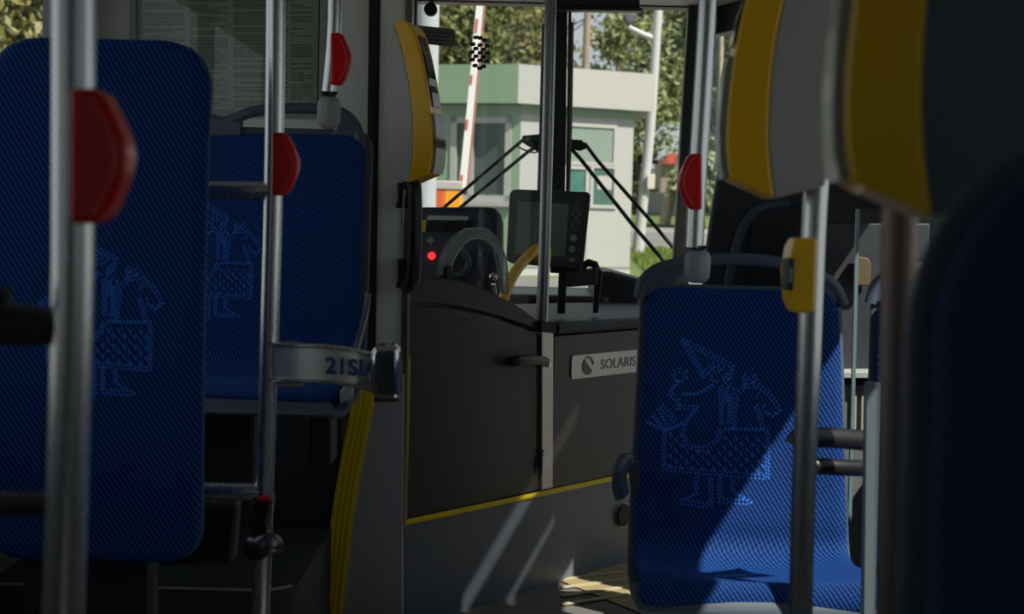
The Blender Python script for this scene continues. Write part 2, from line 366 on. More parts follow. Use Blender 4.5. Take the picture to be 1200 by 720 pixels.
# fixed panel right of the post
l = CP(650, 385); l = Vector((l.x, l.y, 0))
build('fixed_panel', prism(nb(), [l+UP*.335, b+UP*.335, b+UP*.862, l+UP*.862], -N*.05), DOORPL, cab, bevel=.004)
bm = nb(); prof = [(-.05, .868), (.012, .868), (.020, .876), (.022, .888), (.018, .9), (.008, .908), (-.05, .91)]
prism(bm, [l+N*q+UP*z for q, z in prof], b-l); build('counter_edge', bm, COUNTER, cab, angle=30)
yt = nb(); prism(yt, [a+UP*.320, b+UP*.320, b+UP*.336, a+UP*.336], N*.006)
prism(yt, [a+UP*.33, a+UP*.33+T*.006, a+T*.006+UP*.83, a+UP*.83], N*.005)
prism(yt, [a+UP*.325+N*.006, b+UP*.325+N*.006, b+UP*.329+N*.006, a+UP*.329+N*.006], N*.003)
build('yellow_edging', yt, YELLOWD, cab, smooth=False)
pl = CQ([(635, 388), (649, 390), (648, 572), (635, 575)], .012)
build('lower_post', prism(nb(), pl, -N*.055), metal('champagne_profile', (.45, .42, .37), .4), cab, bevel=.003)
build('corner_block', prism(nb(), CQ([(634, 377), (652, 377), (652, 391), (634, 389)], .018), -N*.06), RUBBER, cab, bevel=.003)
bm = nb(); disc(bm, CP(730, 604, .0), N, .047, .004); build('vent_ring', bm, GREYPL, cab)
bm = nb(); disc(bm, CP(730, 604, .004), N, .041, .008); disc(bm, CP(730, 604, .012), N, .033, .003)
build('vent_cap', bm, RUBBER, cab, bevel=.002)
for q, s in (((746, 382), 'x'), ((656, 372), 'x')):
    pass
# nameplate
pc = CQ([(670, 417), (753, 410), (753, 435), (670, 444)], .002)
bm = nb(); ctr = sum(pc, Vector())/4; wd = (pc[1]-pc[0]).length*1.02; hh = .082
bm2 = prism(nb(), [ctr+T*x+UP*z for x, z in rrect(0, 0, wd, hh, .012)], N*.003)
plate = build('nameplate', bm2, metal('plate_steel', (.42, .4, .38), .42), cab)
plate['label'] = 'brushed metal nameplate with round logo and word'
lc = CP(689, 430, .006)
bm = nb()
def arc(c, r, a0, a1, n=14): return [c+T*r*math.cos(math.radians(a0+(a1-a0)*i/n))+UP*r*math.sin(math.radians(a0+(a1-a0)*i/n)) for i in range(n+1)]
lc = Vector((lc.x, lc.y, (.748)))
prism(bm, arc(lc, .032, 130, 322)+[lc+T*.0-UP*.002+T*.006], N*.0012)
prism(bm, arc(lc, .034, 5, 112)+arc(lc, .026, 112, 5), N*.0012)
build('round_logo', bm, mat('logo_grey', (.09, .09, .1), .4), plate, smooth=False)
tw = CP(704, 425, .006)
text('nameplate_lettering', 'SOLARIS', .050, (tw.x, tw.y, .731), T, UP, mat('logo_lettering', (.10, .09, .09), .4), plate, sx=1.17)

# cabin door
dr = empty('door_3', s1, None, None); dr['kind'] = 'structure'
arc_low = smoothpts([CP(x, y) for x, y in ((477, 360), (510, 360), (545, 365), (585, 375), (634, 392))], 5)
door = arc_low+[CP(634, 575), CP(477, 609)]
build('door_panel', prism(nb(), door, -N*.045), DOORPL, dr, bevel=.006)
arc_top = smoothpts([CP(x, y) for x, y in ((478, 325), (505, 325), (540, 331), (575, 343), (606, 358), (636, 380))], 5)
arc_up = [CP(x, y) for x, y in ((636, 388), (585, 371), (545, 361), (510, 356), (477, 356))]
arc_up = smoothpts(arc_up, 5)
build('door_top_rail', prism(nb(), arc_top+arc_up, -N*.05), mat('top_rail_plastic', (.045, .043, .042), .5), dr, bevel=.004)
gp = [p-N*.02 for p in arc_top]+[CP(636, -70, -.02), CP(482, -70, -.02)]
build('door_glass', prism(nb(), gp, -N*.005), PARTGL, dr, smooth=False)
bm = nb(); hb = smoothpts([CP(600, 424, .003), CP(601, 424, .03), CP(608, 423, .042), CP(628, 422, .042), CP(640, 424, .03), CP(641, 425, .003)], 5)
tube(bm, hb, (.016, .009), 14, flat=UP); h = build('door_handle', bm, BLACK, dr)
bm = nb(); disc(bm, CP(641, 427, .012), N, .010, .012); build('lock_cylinder', bm, CHROME, dr, bevel=.002)
bm = nb(); disc(bm, CP(637, 531, .012), N, .011, .006); prism(bm, CQ([(634, 536), (639, 536), (639, 556), (634, 556)], .012), N*.006); build('latch', bm, ALU, dr, bevel=.001)

# glass arch (service hatch rim), studs, knob
ar = empty('hatch_rim', CP(552, 320, 0), 'clear arched plastic hatch rim on the driver cabin glass', 'hatch rim')
out = smoothpts([CP(x, y, -.012) for x, y in ((511, 322), (514, 305), (525, 283), (540, 270), (553, 267), (567, 270), (580, 285), (588, 308), (590, 345))], 5)
inn = smoothpts([CP(x, y, -.012) for x, y in ((584, 342), (581, 312), (575, 293), (565, 282), (553, 279), (541, 283), (530, 297), (523, 312), (521, 322))], 5)
bm = nb(); n_ = len(out); inr = inn[::-1]
for i in range(n_-1): prism(bm, [out[i], out[i+1], inr[i+1], inr[i]], N*.02)
build('clear_band', bm, ACRYL, ar, smooth=False)
bm = nb(); tube(bm, [p+N*.02 for p in out], .0022, 6); build('rim_edge', bm, GREYPL, ar)
bm = nb(); tube(bm, [p+N*.02 for p in inn], .0028, 6); build('rim_edge', bm, ALU, ar)
bm = nb(); disc(bm, CP(519, 317, -.01), N, .016, .03); disc(bm, CP(516, 323, -.01), N, .008, .035); build('hinge', bm, BLACK, ar, bevel=.003)
bm = nb()
bmesh.ops.create_icosphere(bm, subdivisions=3, radius=.014, matrix=Matrix.Translation(CP(578, 325, .012)))
tube(bm, [CP(578, 333, .0), CP(580, 345, .0)], .008, 12); kn = build('knob', bm, CHROME, ar)

# speech holes in the glass: ring of black grommets
sp = empty('speech_grille', CP(560, 62, -.02), 'round cluster of small black ringed speech holes in cabin glass', 'speech grille')
for i, (x, y) in enumerate([(556, 44), (561, 44.5), (566, 47), (552.5, 52), (569, 54), (556, 57), (561, 53), (565, 58), (551.5, 61), (570, 62.5), (556, 66), (561, 62), (565, 67), (552, 70), (569, 72), (560.5, 71), (555, 77), (565, 78), (560.5, 80)]):
    bm = nb(); c = CP(x, y, -.02)
    e1 = [c+T*.0060*math.cos(t)+UP*.0060*math.sin(t) for t in [2*math.pi*j/12 for j in range(12)]]
    e2 = [c+T*.0034*math.cos(t)+UP*.0034*math.sin(t) for t in [2*math.pi*j/12 for j in range(12)]]
    for j in range(12): prism(bm, [e1[j], e1[(j+1)%12], e2[(j+1)%12], e2[j]], N*.012)
    build('hole_ring', bm, BLACK, sp)
st = empty('glass_sticker', CP(505, 42, 0), 'dark grey sticker with four lines of print on cabin glass', 'sticker')
c = [CP(x, y, -.012) for x, y in ((484, 29), (530, 34), (533, 37), (533, 53), (530, 55), (484, 50))]
build('sticker_face', prism(nb(), c, N*.002), STICKER, st, smooth=False)
bm = nb()
for i in range(4):
    x = 488; y = 35+i*4.4; end = (529, 522, 521, 518)[i]
    while x < end:
        L = rnd.uniform(3, 6); L = min(L, end-x)
        prism(bm, [CP(x, y+(x-484)*.09, -.0095), CP(x+L, y+(x+L-484)*.09, -.0095), CP(x+L, y+1.5+(x+L-484)*.09, -.0095), CP(x, y+1.5+(x-484)*.09, -.0095)], N*.0005); x += L+1
build('sticker_print', bm, RUBBER, st, smooth=False)

# tall round post at the cabin corner
bm = nb(); tube(bm, [CP(649, -75, .0), CP(645.5, 0, .0), CP(642, 150, 0), CP(639, 260, 0), CP(635.5, 377, 0)], .0195, 24)
mark(build('cabin_post', bm, metal('grey_tube', (.36, .37, .39), .33)), 'grey metal tube rising from the cabin corner beside the driver display', 'post')
# yellow grab rail
bm = nb(); tube(bm, smoothpts([CP(584, 372, -.12), CP(593, 342, -.12), CP(602, 322, -.12), CP(614, 306, -.12), CP(628, 293, -.12), CP(638, 291, -.125), CP(640, 300, -.13), CP(636, 330, -.13), CP(634, 372, -.13), CP(633, 400, -.13)], 6), .0185, 20)
yr = mark(build('yellow_grab_rail', bm, YELLOW), 'bright yellow curved grab rail behind the driver door glass', 'rail')

# counter and dashboard behind the partition
bm = prism(nb(), [l+UP*.885-N*.04, b+UP*.885-N*.04, Vector((.80, 5.9, .885)), Vector((.55, 6.3, .885)), Vector((-.1, 5.75, .885)), l-N*.4+T*-.1+UP*.885], (0, 0, .02))
build('counter_top', bm, COUNTER, cab, bevel=.004)
db = empty('dashboard', (0, 6.3, 0), 'black driver dashboard with sloping top running under the windscreen', 'dashboard')
bm = nb()
prism(bm, [P(697, 318, 6.2), P(716, 318, 6.2), P(745, 326, 6.2), P(775, 334, 6.2), P(800, 345, 6.2), P(800, 400, 6.2), P(697, 400, 6.2)], (0, .6, 0))
build('right_wing', bm, DASH, db, bevel=.02, seg=3)
bm = nb(); box(bm, (-1.2, 6.15, .3), (.42, 6.8, .93)); build('dash_body', bm, DASH, db, bevel=.02, seg=3)
bm = nb(); box(bm, (-.15, 5.7, .2), (.5, 6.25, .82)); build('dash_console', bm, DASH, db, bevel=.015)
# instrument hood
dI = 5.55
bm = prism(nb(), [P(x, y, dI) for x, y in ((470, 243), (572, 243), (581, 245), (587, 251), (590, 262), (590, 345), (585, 375), (470, 375))], (0, .25, 0))
ih = build('instrument_hood', bm, mat('hood_plastic', (.05, .054, .068), .3), db, bevel=.008)
bm = nb(); prism(bm, [P(x, y, dI) for x, y in ((478, 249), (566, 249), (574, 252), (577, 262), (573, 300), (566, 340), (478, 345))], (0, -.004, 0))
build('hood_face', bm, mat('hood_face', (.075, .09, .13), .35), ih, bevel=.002)
for i in range(6):
    x = 489+i*11.0
    bm = prism(nb(), [P(x+2, 258, dI-.004), P(x+11.3, 258, dI-.004), P(x+9.5, 272, dI-.004), P(x, 272, dI-.004)], (0, -.012, 0))
    sw = build('rocker_switch', bm, YELLOWD if i == 0 else BLACK, ih, bevel=.002)
    if i == 0: sw['label'] = 'yellow rocker switch'
    bm = prism(nb(), [P(x+4, 259.5, dI-.016), P(x+9, 259.5, dI-.016), P(x+8.5, 262, dI-.016), P(x+3.6, 262, dI-.016)], (0, -.001, 0))
    build('switch_symbol', bm, BLACK if i == 0 else GREYPL, sw, smooth=False)
build('label_strip', prism(nb(), [P(502, 252.5, dI-.004), P(549, 253.5, dI-.004), P(548.5, 259, dI-.004), P(500, 257.5, dI-.004)], (0, -.003, 0)), mat('label_strip_grey', (.65, .67, .72), .4), ih, smooth=False)
bm = nb(); disc(bm, P(506, 300, dI-.004), (0, -1, 0), .0145, .01, 20); build('warning_lamp', bm, LED, ih, bevel=.003)
bm = nb(); disc(bm, P(505, 282, dI-.004), (0, -1, 0), .018, .012, 4); build('toggle', bm, GREYPL, ih, bevel=.003)
bm = nb(); tube(bm, [P(536+13*math.cos(t), 308+15*math.sin(t), dI-.03) for t in [2*math.pi*i/24 for i in range(25)]], .013, 10, cap=False); build('dial_rim', bm, mat('dial_rim', (.11, .12, .13), .4), ih)
for q in ((565, 292), (563, 298)):
    bm = nb(); disc(bm, P(*q, dI-.004), (0, -1, 0), .007, .008, 10); build('pin', bm, ALU, ih)
# steering wheel hidden mostly below the glass
bm = nb(); cw = Vector((-.28, 5.35, .8)); ax = Vector((0, -.85, .53)).normalized(); e1 = Vector((1, 0, 0)); e2 = ax.cross(e1)

# driver display on a stand
dd = empty('driver_display', P(650, 370, 5.12), 'black tilted ticketing display with screen and contactless card symbol on stand', 'display')
D5 = 5.05
def disp(pts, d0, th): return prism(nb(), [P(x, y, d0) for x, y in pts], (0, th, 0))
build('housing', disp([(597, 228), (600, 223), (606, 222), (688, 225), (692, 228), (692, 233), (684, 309), (681, 315), (676, 316), (600, 309), (593, 305)], D5, .05), mat('display_housing', (.055, .075, .065), .35), dd, bevel=.006, seg=3)
build('screen', disp([(607, 236), (667, 239), (662, 301), (603, 298)], D5, -.002), SCREEN, dd, smooth=False)
bm = nb()
for i, r in enumerate((3.5, 7, 10.5, 14)):
    pts = [P(675+r*.55*math.sin(t), 253-r*.9*math.cos(t)+i*2.6-6+6, D5-.002) for t in [math.radians(-42+14*j) for j in range(7)]]
    pts = [P(675+(r*.45)*math.sin(math.radians(a_))*1.0, 238+i*4.2+(1-math.cos(math.radians(a_)))*-r*.45+3, D5-.002) for a_ in (-80, -50, -20, 0, 20, 50, 80)]
    tube(bm, pts, .0016, 6)
tube(bm, smoothpts([P(x, y, D5-.002) for x, y in ((671, 262), (674, 259), (678, 262), (677, 268), (673, 270), (671, 265), (673, 258), (678, 256), (679, 262))], 4), .0012, 6)
build('contactless_symbol', bm, mat('symbol_grey', (.3, .34, .32), .5), dd)
for y, mm in ((279, mat('button_silver', (.42, .42, .40), .3)), (292, mat('button_green', (.18, .38, .31), .3))):
    bm = nb(); disc(bm, P(672 if y == 279 else 670.5, y, D5-.001), (0, -1, 0), .0125, .007, 20); tube(bm, [P(672 if y == 279 else 670.5, y, D5-.009)+Vector((.006*math.cos(t), 0, .006*math.sin(t))) for t in [math.pi*i/6 for i in range(13)]], .0015, 6)
    build('button', bm, mm, dd, bevel=.002)
build('card_slot', disp([(667, 302), (674, 302.5), (674, 307), (667, 306.5)], D5, -.004), GREYPL, dd, bevel=.001)
for q in ((688, 231), (683, 308)):
    bm = nb(); disc(bm, P(*q, D5), (0, -1, 0), .005, .004, 12); build('screw', bm, BLACK, dd)
build('small_label', disp([(626, 299), (632, 299.5), (631.5, 308), (625.5, 307.5)], D5, -.001), mat('olive_label', (.25, .26, .05), .6), dd, smooth=False)
bm = nb(); prism(bm, [P(x, y, 5.0) for x, y in ((655, 320), (665, 320), (662, 368), (653, 368))], (0, .04, 0)); build('stand_leg', bm, BLACK, dd, bevel=.003)
bm = nb(); prism(bm, [P(x, y, 5.12) for x, y in ((697, 318), (704, 314), (706, 320), (701, 367), (695, 367))], (0, .04, 0))
build('stand_leg', bm, BLACK, dd, bevel=.003)
bm = prism(nb(), [P(x, y, 5.02) for x, y in ((664, 320), (700, 314), (700, 334), (664, 337))], (0, .12, 0)); build('stand_bracket', bm, mat('bracket_grey', (.06, .065, .075), .35), dd, bevel=.003)
bm = nb(); tube(bm, [P(683, 318, 5.05), P(684, 311, 5.05), P(690, 308, 5.05), P(697, 310, 5.05), P(700, 318, 5.05)], .014, 12); build('swivel_knob', bm, BLACK, dd)
bm = nb(); prism(bm, [P(x, y, 5.06) for x, y in ((645, 308), (684, 312), (684, 322), (645, 320))], (0, .06, 0)); build('mount_plate', bm, BLACK, dd, bevel=.002)

# wipers seen through the windscreen
def wiper(sgn, label, segs):
    r = empty('windscreen_wiper', P(655, 165, 6.95), label, 'wiper', 'pantograph windscreen wipers')
    for pts, rad in segs:
        bm = nb(); tube(bm, [P(x, y, 6.95) for x, y in pts], rad, 10); build('arm_rod', bm, BLACK, r)
    return r
wl = wiper(-1, 'left double-rod wiper arm slanting down towards the barrier', [([(633, 164), (614, 163), (600, 175), (523, 241), (500, 262)], .009), ([(634, 170), (620, 177), (541, 242), (518, 262)], .009)])
bm = nb(); tube(bm, smoothpts([P(633, 176, 6.93), P(626, 179, 6.93), P(615, 176, 6.93), P(607, 172, 6.93)], 5), .004, 8); build('washer_hose', bm, BLACK, wl)
bm = prism(nb(), [P(x, y, 6.94) for x, y in ((612, 159), (634, 157), (636, 172), (630, 178), (612, 167))], (0, .03, 0)); build('arm_joint', bm, BLACK, wl, bevel=.004)
for q in ((618, 163), (628, 163)):
    bm = nb(); disc(bm, P(*q, 6.93), (0, -1, 0), .008, .006, 12); build('bolt', bm, ALU, wl)
bm = nb(); tube(bm, [P(638, 28, 6.9), P(635, 150, 6.9), P(632, 240, 6.9)], .013, 8); build('blade', bm, BLACK, wl)
wr = wiper(1, 'right double-rod wiper arm slanting down towards the grass verge', [([(668, 168), (686, 169), (700, 188), (760, 256), (802, 306)], .010), ([(667, 172), (680, 186), (740, 262), (795, 326)], .010)])
bm = prism(nb(), [P(x, y, 6.94) for x, y in ((668, 163), (682, 164), (690, 173), (680, 177), (667, 174))], (0, .03, 0)); build('arm_joint', bm, BLACK, wr, bevel=.004)
bm = nb(); tube(bm, [P(670, 26, 6.9), P(668, 150, 6.9), P(665, 240, 6.9)], .011, 8); build('blade', bm, BLACK, wr)
# sun blind and hanging hook
sb = empty('sun_blind', P(700, 0, 6.4), 'rolled black sun blind above the right half of the windscreen', 'blind')
build('blind_cassette', prism(nb(), [P(x, y, 6.5) for x, y in ((640, -30), (750, -30), (750, 11), (640, 9))], (0, .06, 0)), mat('blind_fabric', (.02, .02, .021), .7), sb, bevel=.006)
build('bottom_bar', prism(nb(), [P(x, y, 6.48) for x, y in ((640, 8), (753, 9), (753, 13), (640, 11.5))], (0, .07, 0)), BLACK, sb, bevel=.003)
bm = nb(); disc(bm, P(505, 12, 4.75), (0, -1, 0), .022, .03, 20); tube(bm, [P(505, 12, 4.76), P(507, -20, 4.76), P(509, -70, 4.76)], .009, 10)
mark(build('hanging_hook', bm, BLACK, bevel=.003), 'small round black hook hanging above the dark sticker', 'hook')

# black grab handle on the pillar
gh = empty('pillar_grab_handle', P(470, 338, 4.15), 'black vertical grab handle on pale pillar under the validator', 'handle')
bm = nb(); tube(bm, smoothpts([P(484, 214, 4.04), P(486, 225, 4.02), P(486, 280, 4.02), P(484, 325, 4.03), P(477, 336, 4.08)], 5), (.020, .022), 16); build('grip', bm, BLACK, gh)
for y0, y1 in ((214, 244), (304, 338)):
    build('bracket', prism(nb(), [P(465, y0, 4.12), P(482, y0, 4.12), P(480, y1, 4.12), P(463, y1, 4.12), P(465, y1-10, 4.12)], (0, .075, 0)), BLACK, gh, bevel=.006)
bm = nb(); tube(bm, [P(474, 222, 4.11), P(471, 262, 4.13)], .004, 8); build('cable', bm, ALU, gh)

# ---------------------------------------------------------------- ticket validators (side profile: u = outwards from the pole, z up from its bottom)
def validator(loc, rz, label, greym, yellowm, s=1.0, facing=1, br=-.03):
    r = empty('ticket_validator', loc, label, 'ticket validator', rz=rz)
    f = facing
    def V(u, z, y): return Vector((f*u*s, y*s, z*s))
    def pr(outline, y0, y1): return prism(nb(), [V(u, z, y0) for u, z in outline], (0, (y1-y0)*s, 0))
    bnd = [(.082, -.008), (.092, .06), (.0935, .13), (.089, .20), (.078, .27), (.062, .34), (.045, .40), (.03, .438)]
    bnd = [(q.x, q.y) for q in smoothpts([Vector((a, b, 0)) for a, b in bnd], 4)]
    front = [(.143, .018), (.150, .06), (.150, .12), (.142, .2), (.127, .28), (.108, .36), (.088, .42), (.066, .446), (.045, .452)]
    front = [(q.x, q.y) for q in smoothpts([Vector((a, b, 0)) for a, b in front], 4)]
    b1 = build('rear_body', pr([(.012, .012)]+bnd+[(.015, .41), (.012, .38)], -.055, .055), greym, r, bevel=.008*s, seg=3, world=False)
    b2 = build('yellow_front', pr(bnd[::-1]+front, -.057, .057), yellowm, r, bevel=.010*s, seg=3, world=False)
    build('bracket', pr([(br, .03), (.016, .02), (.016, .40), (br, .38)], -.04, .04), greym, r, bevel=.004*s, world=False)
    bm = nb()
    for i in range(5):
        c = V(.010, .155+i*.0105, -.0405)
        disc(bm, c, (0, -1, 0), .0028*s, .001*s, 8)
    build('vent_holes', bm, RUBBER, r, world=False)
    # front face: black upper slot and grey reader window
    bm = nb()
    fr = [(q[0], q[1]) for q in front]
    def fp(z):
        best = min(fr, key=lambda q: abs(q[1]-z)); return best[0]
    zs = [.21+.2*i/10 for i in range(11)]
    for z0, z1 in zip(zs, zs[1:]):
        prism(bm, [V(fp(z0)-.002, z0, -.030), V(fp(z1)-.002, z1, -.030), V(fp(z1)+.003, z1, -.030), V(fp(z0)+.003, z0, -.030)], (0, .06*s, 0))
    build('display_window', bm, PANEDARK, r, world=False)
    bm = nb(); zs = [.02+.17*i/8 for i in range(9)]
    for z0, z1 in zip(zs, zs[1:]):
        prism(bm, [V(fp(z0)-.004, z0, -.045), V(fp(z1)-.004, z1, -.045), V(fp(z1)+.009, z1, -.045), V(fp(z0)+.009, z0, -.045)], (0, .09*s, 0))
    rd = build('card_reader', bm, mat('reader_green_grey', (.30, .36, .33), .25), r, world=False)
    bm = nb(); prism(bm, [V(.158, .125, -.02), V(.162, .125, -.02), V(.158, .165, -.02), V(.153, .165, -.02)], (0, .04*s, 0)); build('reader_slot', bm, BLACK, rd, world=True) if False else bm.free()
    return r
p1 = P(957, 236, 2.1)
validator(Vector((p1.x+.004, 2.045, p1.z+.008)), math.radians(-4), 'yellow and pale grey ticket validator on the pole above the yellow stop box', VALGREY, YELLOW, 1.0, -1)
p2 = P(1142, 250, 1.12)
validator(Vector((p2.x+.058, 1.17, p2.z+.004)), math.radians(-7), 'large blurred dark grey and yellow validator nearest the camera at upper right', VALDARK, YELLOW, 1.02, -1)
VP_ = empty('grab_pole', (p2.x+.072, 1.20, .01), 'steel pole behind the nearest validator at the right edge', 'grab pole')
bm = nb(); tube(bm, [(p2.x+.072, 1.20, .01), (p2.x+.072, 1.20, 2.27)], .0175, 24); build('tube', bm, STEEL, VP_)
p3 = P(452, 214, 4.05)
validator(Vector((p3.x+.004, 4.07, p3.z+.008)), math.radians(-15), 'yellow and grey validator mounted on the pillar left of the cabin glass', VALGREY, YELLOW, .985, 1, -.002)

# ---------------------------------------------------------------- poles and rails
def pole(pts, d, r, label, m=STEEL, bend=True):
    p3 = smoothpts([P(x, y, d) for x, y in pts], 4)
    t = empty('grab_pole', p3[-1], label, 'grab pole')
    bm = nb(); tube(bm, p3, r, 32); build('tube', bm, m, t); return t
def rail(t, a, b, d, r, name='side_rail', m=STEEL, d2=None):
    bm = nb(); tube(bm, [P(*a, d), P(*b, d2 or d)], r, 24)
    return build(name, bm, m, t)
pA = pole([(87, -250), (86.5, 0), (86, 200), (85, 360), (80, 540), (74, 720), (64, 1000)], 1.3, .0188, 'thick blurred steel pole nearest the camera at the far left')
pB = pole([(324, -90), (323, 40), (321, 200), (315, 420), (309, 600), (305, 720), (300, 850)], 2.7, .0178, 'steel pole in front of the double seat with bracket arm')
pC = pole([(393, -60), (392, 20), (389, 70), (385, 108)], 3.5, .0175, 'short steel pole ending in a grey cap above the double seat')
pD = pole([(831, -90), (829.5, 0), (823, 120), (818, 200), (813.5, 290)], 2.9, .0190, 'steel pole ending in a grey cap above the single front-right seat')
pE = pole([(972, -60), (965, 120), (955, 240), (947, 440), (941, 600), (938, 740), (935, 900)], 2.1, .0178, 'steel pole in front of the right blue seat carrying a yellow box')
# grey end caps clamped on the seat handles
def cap(px, py0, py1, d, label, w):
    r = empty('pole_end_cap', P(px, py1, d), label, 'end cap')
    bm = nb()
    k_ = [(0, .45), (.06, .8), (.2, .98), (.5, 1.0), (.8, .95), (.93, .75), (1, .4)]
    h = py1-py0
    pts = smoothpts([P(px-(q*h)*.04, py0+q*h, d) for q, _ in k_], 1)
    tube(bm, pts, [(w*s_, w*.8*s_) for _, s_ in k_], 8, flat=(1, 0, .4)); build('cap_body', bm, GREYPL, r, bevel=.004, seg=3)
    bm = nb(); tube(bm, [P(px, py0-5, d), P(px, py0-2, d), P(px, py0+3, d)], [(w*.75, w*.75), (w*.6, w*.6), (w*.35, w*.35)], 18); build('collar', bm, DARKMETAL, r)
    return r
cap(386, 113, 151, 3.5, 'grey plastic end cap under the short pole on the double seat handle', .030)
cap(818, 293, 332, 2.9, 'grey plastic end cap between steel pole and single seat handle', .028)
def halfmoon(px, py0, py1, bulge, d, label, side_=1, pr_=.019):
    """red stop-button housing clamped on a pole: D outline, thick, hollow edge"""
    r = empty('stop_button_housing', P(px, py1, d), label, 'button housing')
    H = py1-py0; pts = []
    for u, v in ((0, 0), (.42, .0), (.60, .05), (.80, .22), (.97, .40), (1, .52), (.93, .66), (.72, .88), (.52, .99), (.40, 1), (0, 1)): pts.append((px+side_*bulge*u, py0+H*v))
    th = .042
    bm = prism(nb(), [P(x, y, d-th/2) for x, y in pts], (0, th, 0)); build('housing', bm, RED, r, bevel=.008, seg=4)
    # raised rim following the bulge
    bm = nb(); rim = smoothpts([P(px+side_*bulge*u, py0+H*v, d-th/2-.0005) for u, v in ((.36, .06), (.62, .22), (.78, .42), (.80, .54), (.72, .7), (.42, .94))], 4)
    tube(bm, rim, .0016, 8); build('rim', bm, mat('light_red_rim', (.6, .05, .03), .3), r)
    return r
halfmoon(80, 103, 262, 68, 1.29, 'big blurred red half-round housing on the far left pole')
halfmoon(318, 155, 229, 31, 2.69, 'red half-round housing on pole in front of the double seat')
halfmoon(387, 38, 99, 24, 3.49, 'red half-round housing on the short pole beside the pale pillar')
halfmoon(823, 180, 246, -27, 2.89, 'red half-round housing on pole above the single front-right seat', 1)
# rails of pole B
rail(pB, (215, 223), (316, 224), 2.7, .0175); rail(pB, (200, 575), (306, 577), 2.7, .0165)
for o_ in (0,):
    bm = nb(); prism(bm, [P(x, y, 2.68) for x, y in ((295, 587), (319, 584), (317, 600), (311, 630), (296, 630))], (0, .05, 0)); c_ = build('black_clamp', bm, BLACK, pB, bevel=.006)
    bm = nb(); tube(bm, [P(303, 585.5, 2.67), P(317, 584.5, 2.67)], .0045, 8); build('red_tip', bm, RED, c_)
    bm = nb(); tube(bm, smoothpts([P(293, 642, 2.68), P(300, 645, 2.66), P(309, 640, 2.655), (P(318, 636, 2.66)), P(325, 638, 2.68)], 5), (.021, .012), 14, flat=UP); build('metal_clamp', bm, DARKMETAL, pB)
# metal arm with curved catch
fa = empty('folding_metal_arm', P(322, 445, 2.7), 'worn steel folding arm with blue letters and chrome end on the middle pole', 'folding arm')
armc = smoothpts([P(318, 424, 2.685), P(350, 425, 2.66), (P(385, 427, 2.65)), P(415, 431, 2.66), P(440, 437, 2.69)], 6)
bm = nb(); H_ = .031
for a, b in zip(armc, armc[1:]): prism(bm, [a-UP*H_, b-UP*H_, b+UP*H_, a+UP*H_], (0, .006, 0))
build('arm_plate', bm, metal('worn_steel', (.8, .79, .75), .42), fa, smooth=False)
for s_ in (-1, 1):
    bm = nb(); tube(bm, [p+UP*s_*.033-Vector((0, .004, 0)) for p in armc], (.0045, .008), 10, flat=UP); build('arm_flange', bm, STEEL, fa)
bm = nb(); disc(bm, P(340, 427, 2.70), (0, -1, 0), .045, .012, 32, 1.15); build('pivot_plate', bm, metal('pivot_steel', (.45, .43, .4), .4), fa, bevel=.003)
bm = prism(nb(), [P(x, y, 2.64) for x, y in ((434, 411), (441, 406), (462, 405), (468, 408), (469, 462), (466, 469), (440, 469), (436, 462), (431, 440))], (0, .075, 0))
build('end_catch', bm, CHROME, fa, bevel=.010, seg=4)
bm = prism(nb(), [P(x, y, 2.67) for x, y in ((438, 466), (467, 466), (467, 471), (438, 472))], (0, .04, 0)); build('catch_foot', bm, BLACK, fa, bevel=.003)
q0 = P(381, 437, 2.644)
text('arm_lettering', '21SIA', .042, q0, (1, .05, -.06), UP, BLUEINK, fa, sx=1.0, bold=.0012)

# yellow stop button box on pole E
ys = empty('stop_button_box', P(940, 366, 2.09), 'yellow stop button box with dark button on the right-hand pole', 'button box')
build('box_body', prism(nb(), [P(x, y, 2.06) for x, y in ((934, 279), (958, 279), (955, 367), (931, 367), (925, 350), (923, 318), (928, 290))], (0, .06, 0)), YELLOW, ys, bevel=.004)
bm = prism(nb(), [P(x, y, 2.055) for x, y in ((924, 303), (932, 303), (930, 341), (923, 341))], (0, .05, 0)); bt = build('button', bm, mat('green_black_button', (.015, .05, .045), .3), ys, bevel=.002)
bm = prism(nb(), [P(x, y, 2.0545) for x, y in ((925.5, 314), (929, 314), (928, 331), (924.5, 331))], (0, .002, 0)); build('button_mark', bm, GREYPL, bt, smooth=False)

# dark pole with near validator, right foreground
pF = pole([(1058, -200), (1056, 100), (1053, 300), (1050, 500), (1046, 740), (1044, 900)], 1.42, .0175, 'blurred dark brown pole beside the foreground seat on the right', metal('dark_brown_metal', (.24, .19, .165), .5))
bb = empty('round_push_button', P(1064, 402, 1.38), 'small round button in orange triangular plate at the foreground seat edge', 'button')
build('triangle_plate', prism(nb(), [P(x, y, 1.385) for x, y in ((1054, 391), (1062, 381), (1074, 380), (1074, 404), (1062, 402))], (0, .004, 0)), mat('orange_plate', (.35, .2, .03), .5), bb, bevel=.001)
bm = nb(); disc(bm, P(1065, 391, 1.385), (0, -1, 0), .0065, .005, 20); build('button', bm, BLACK, bb, bevel=.001)
bm = nb(); disc(bm, P(1065, 391, 1.38), (0, -1, 0), .003, .001, 14); build('button_centre', bm, ALU, bb)

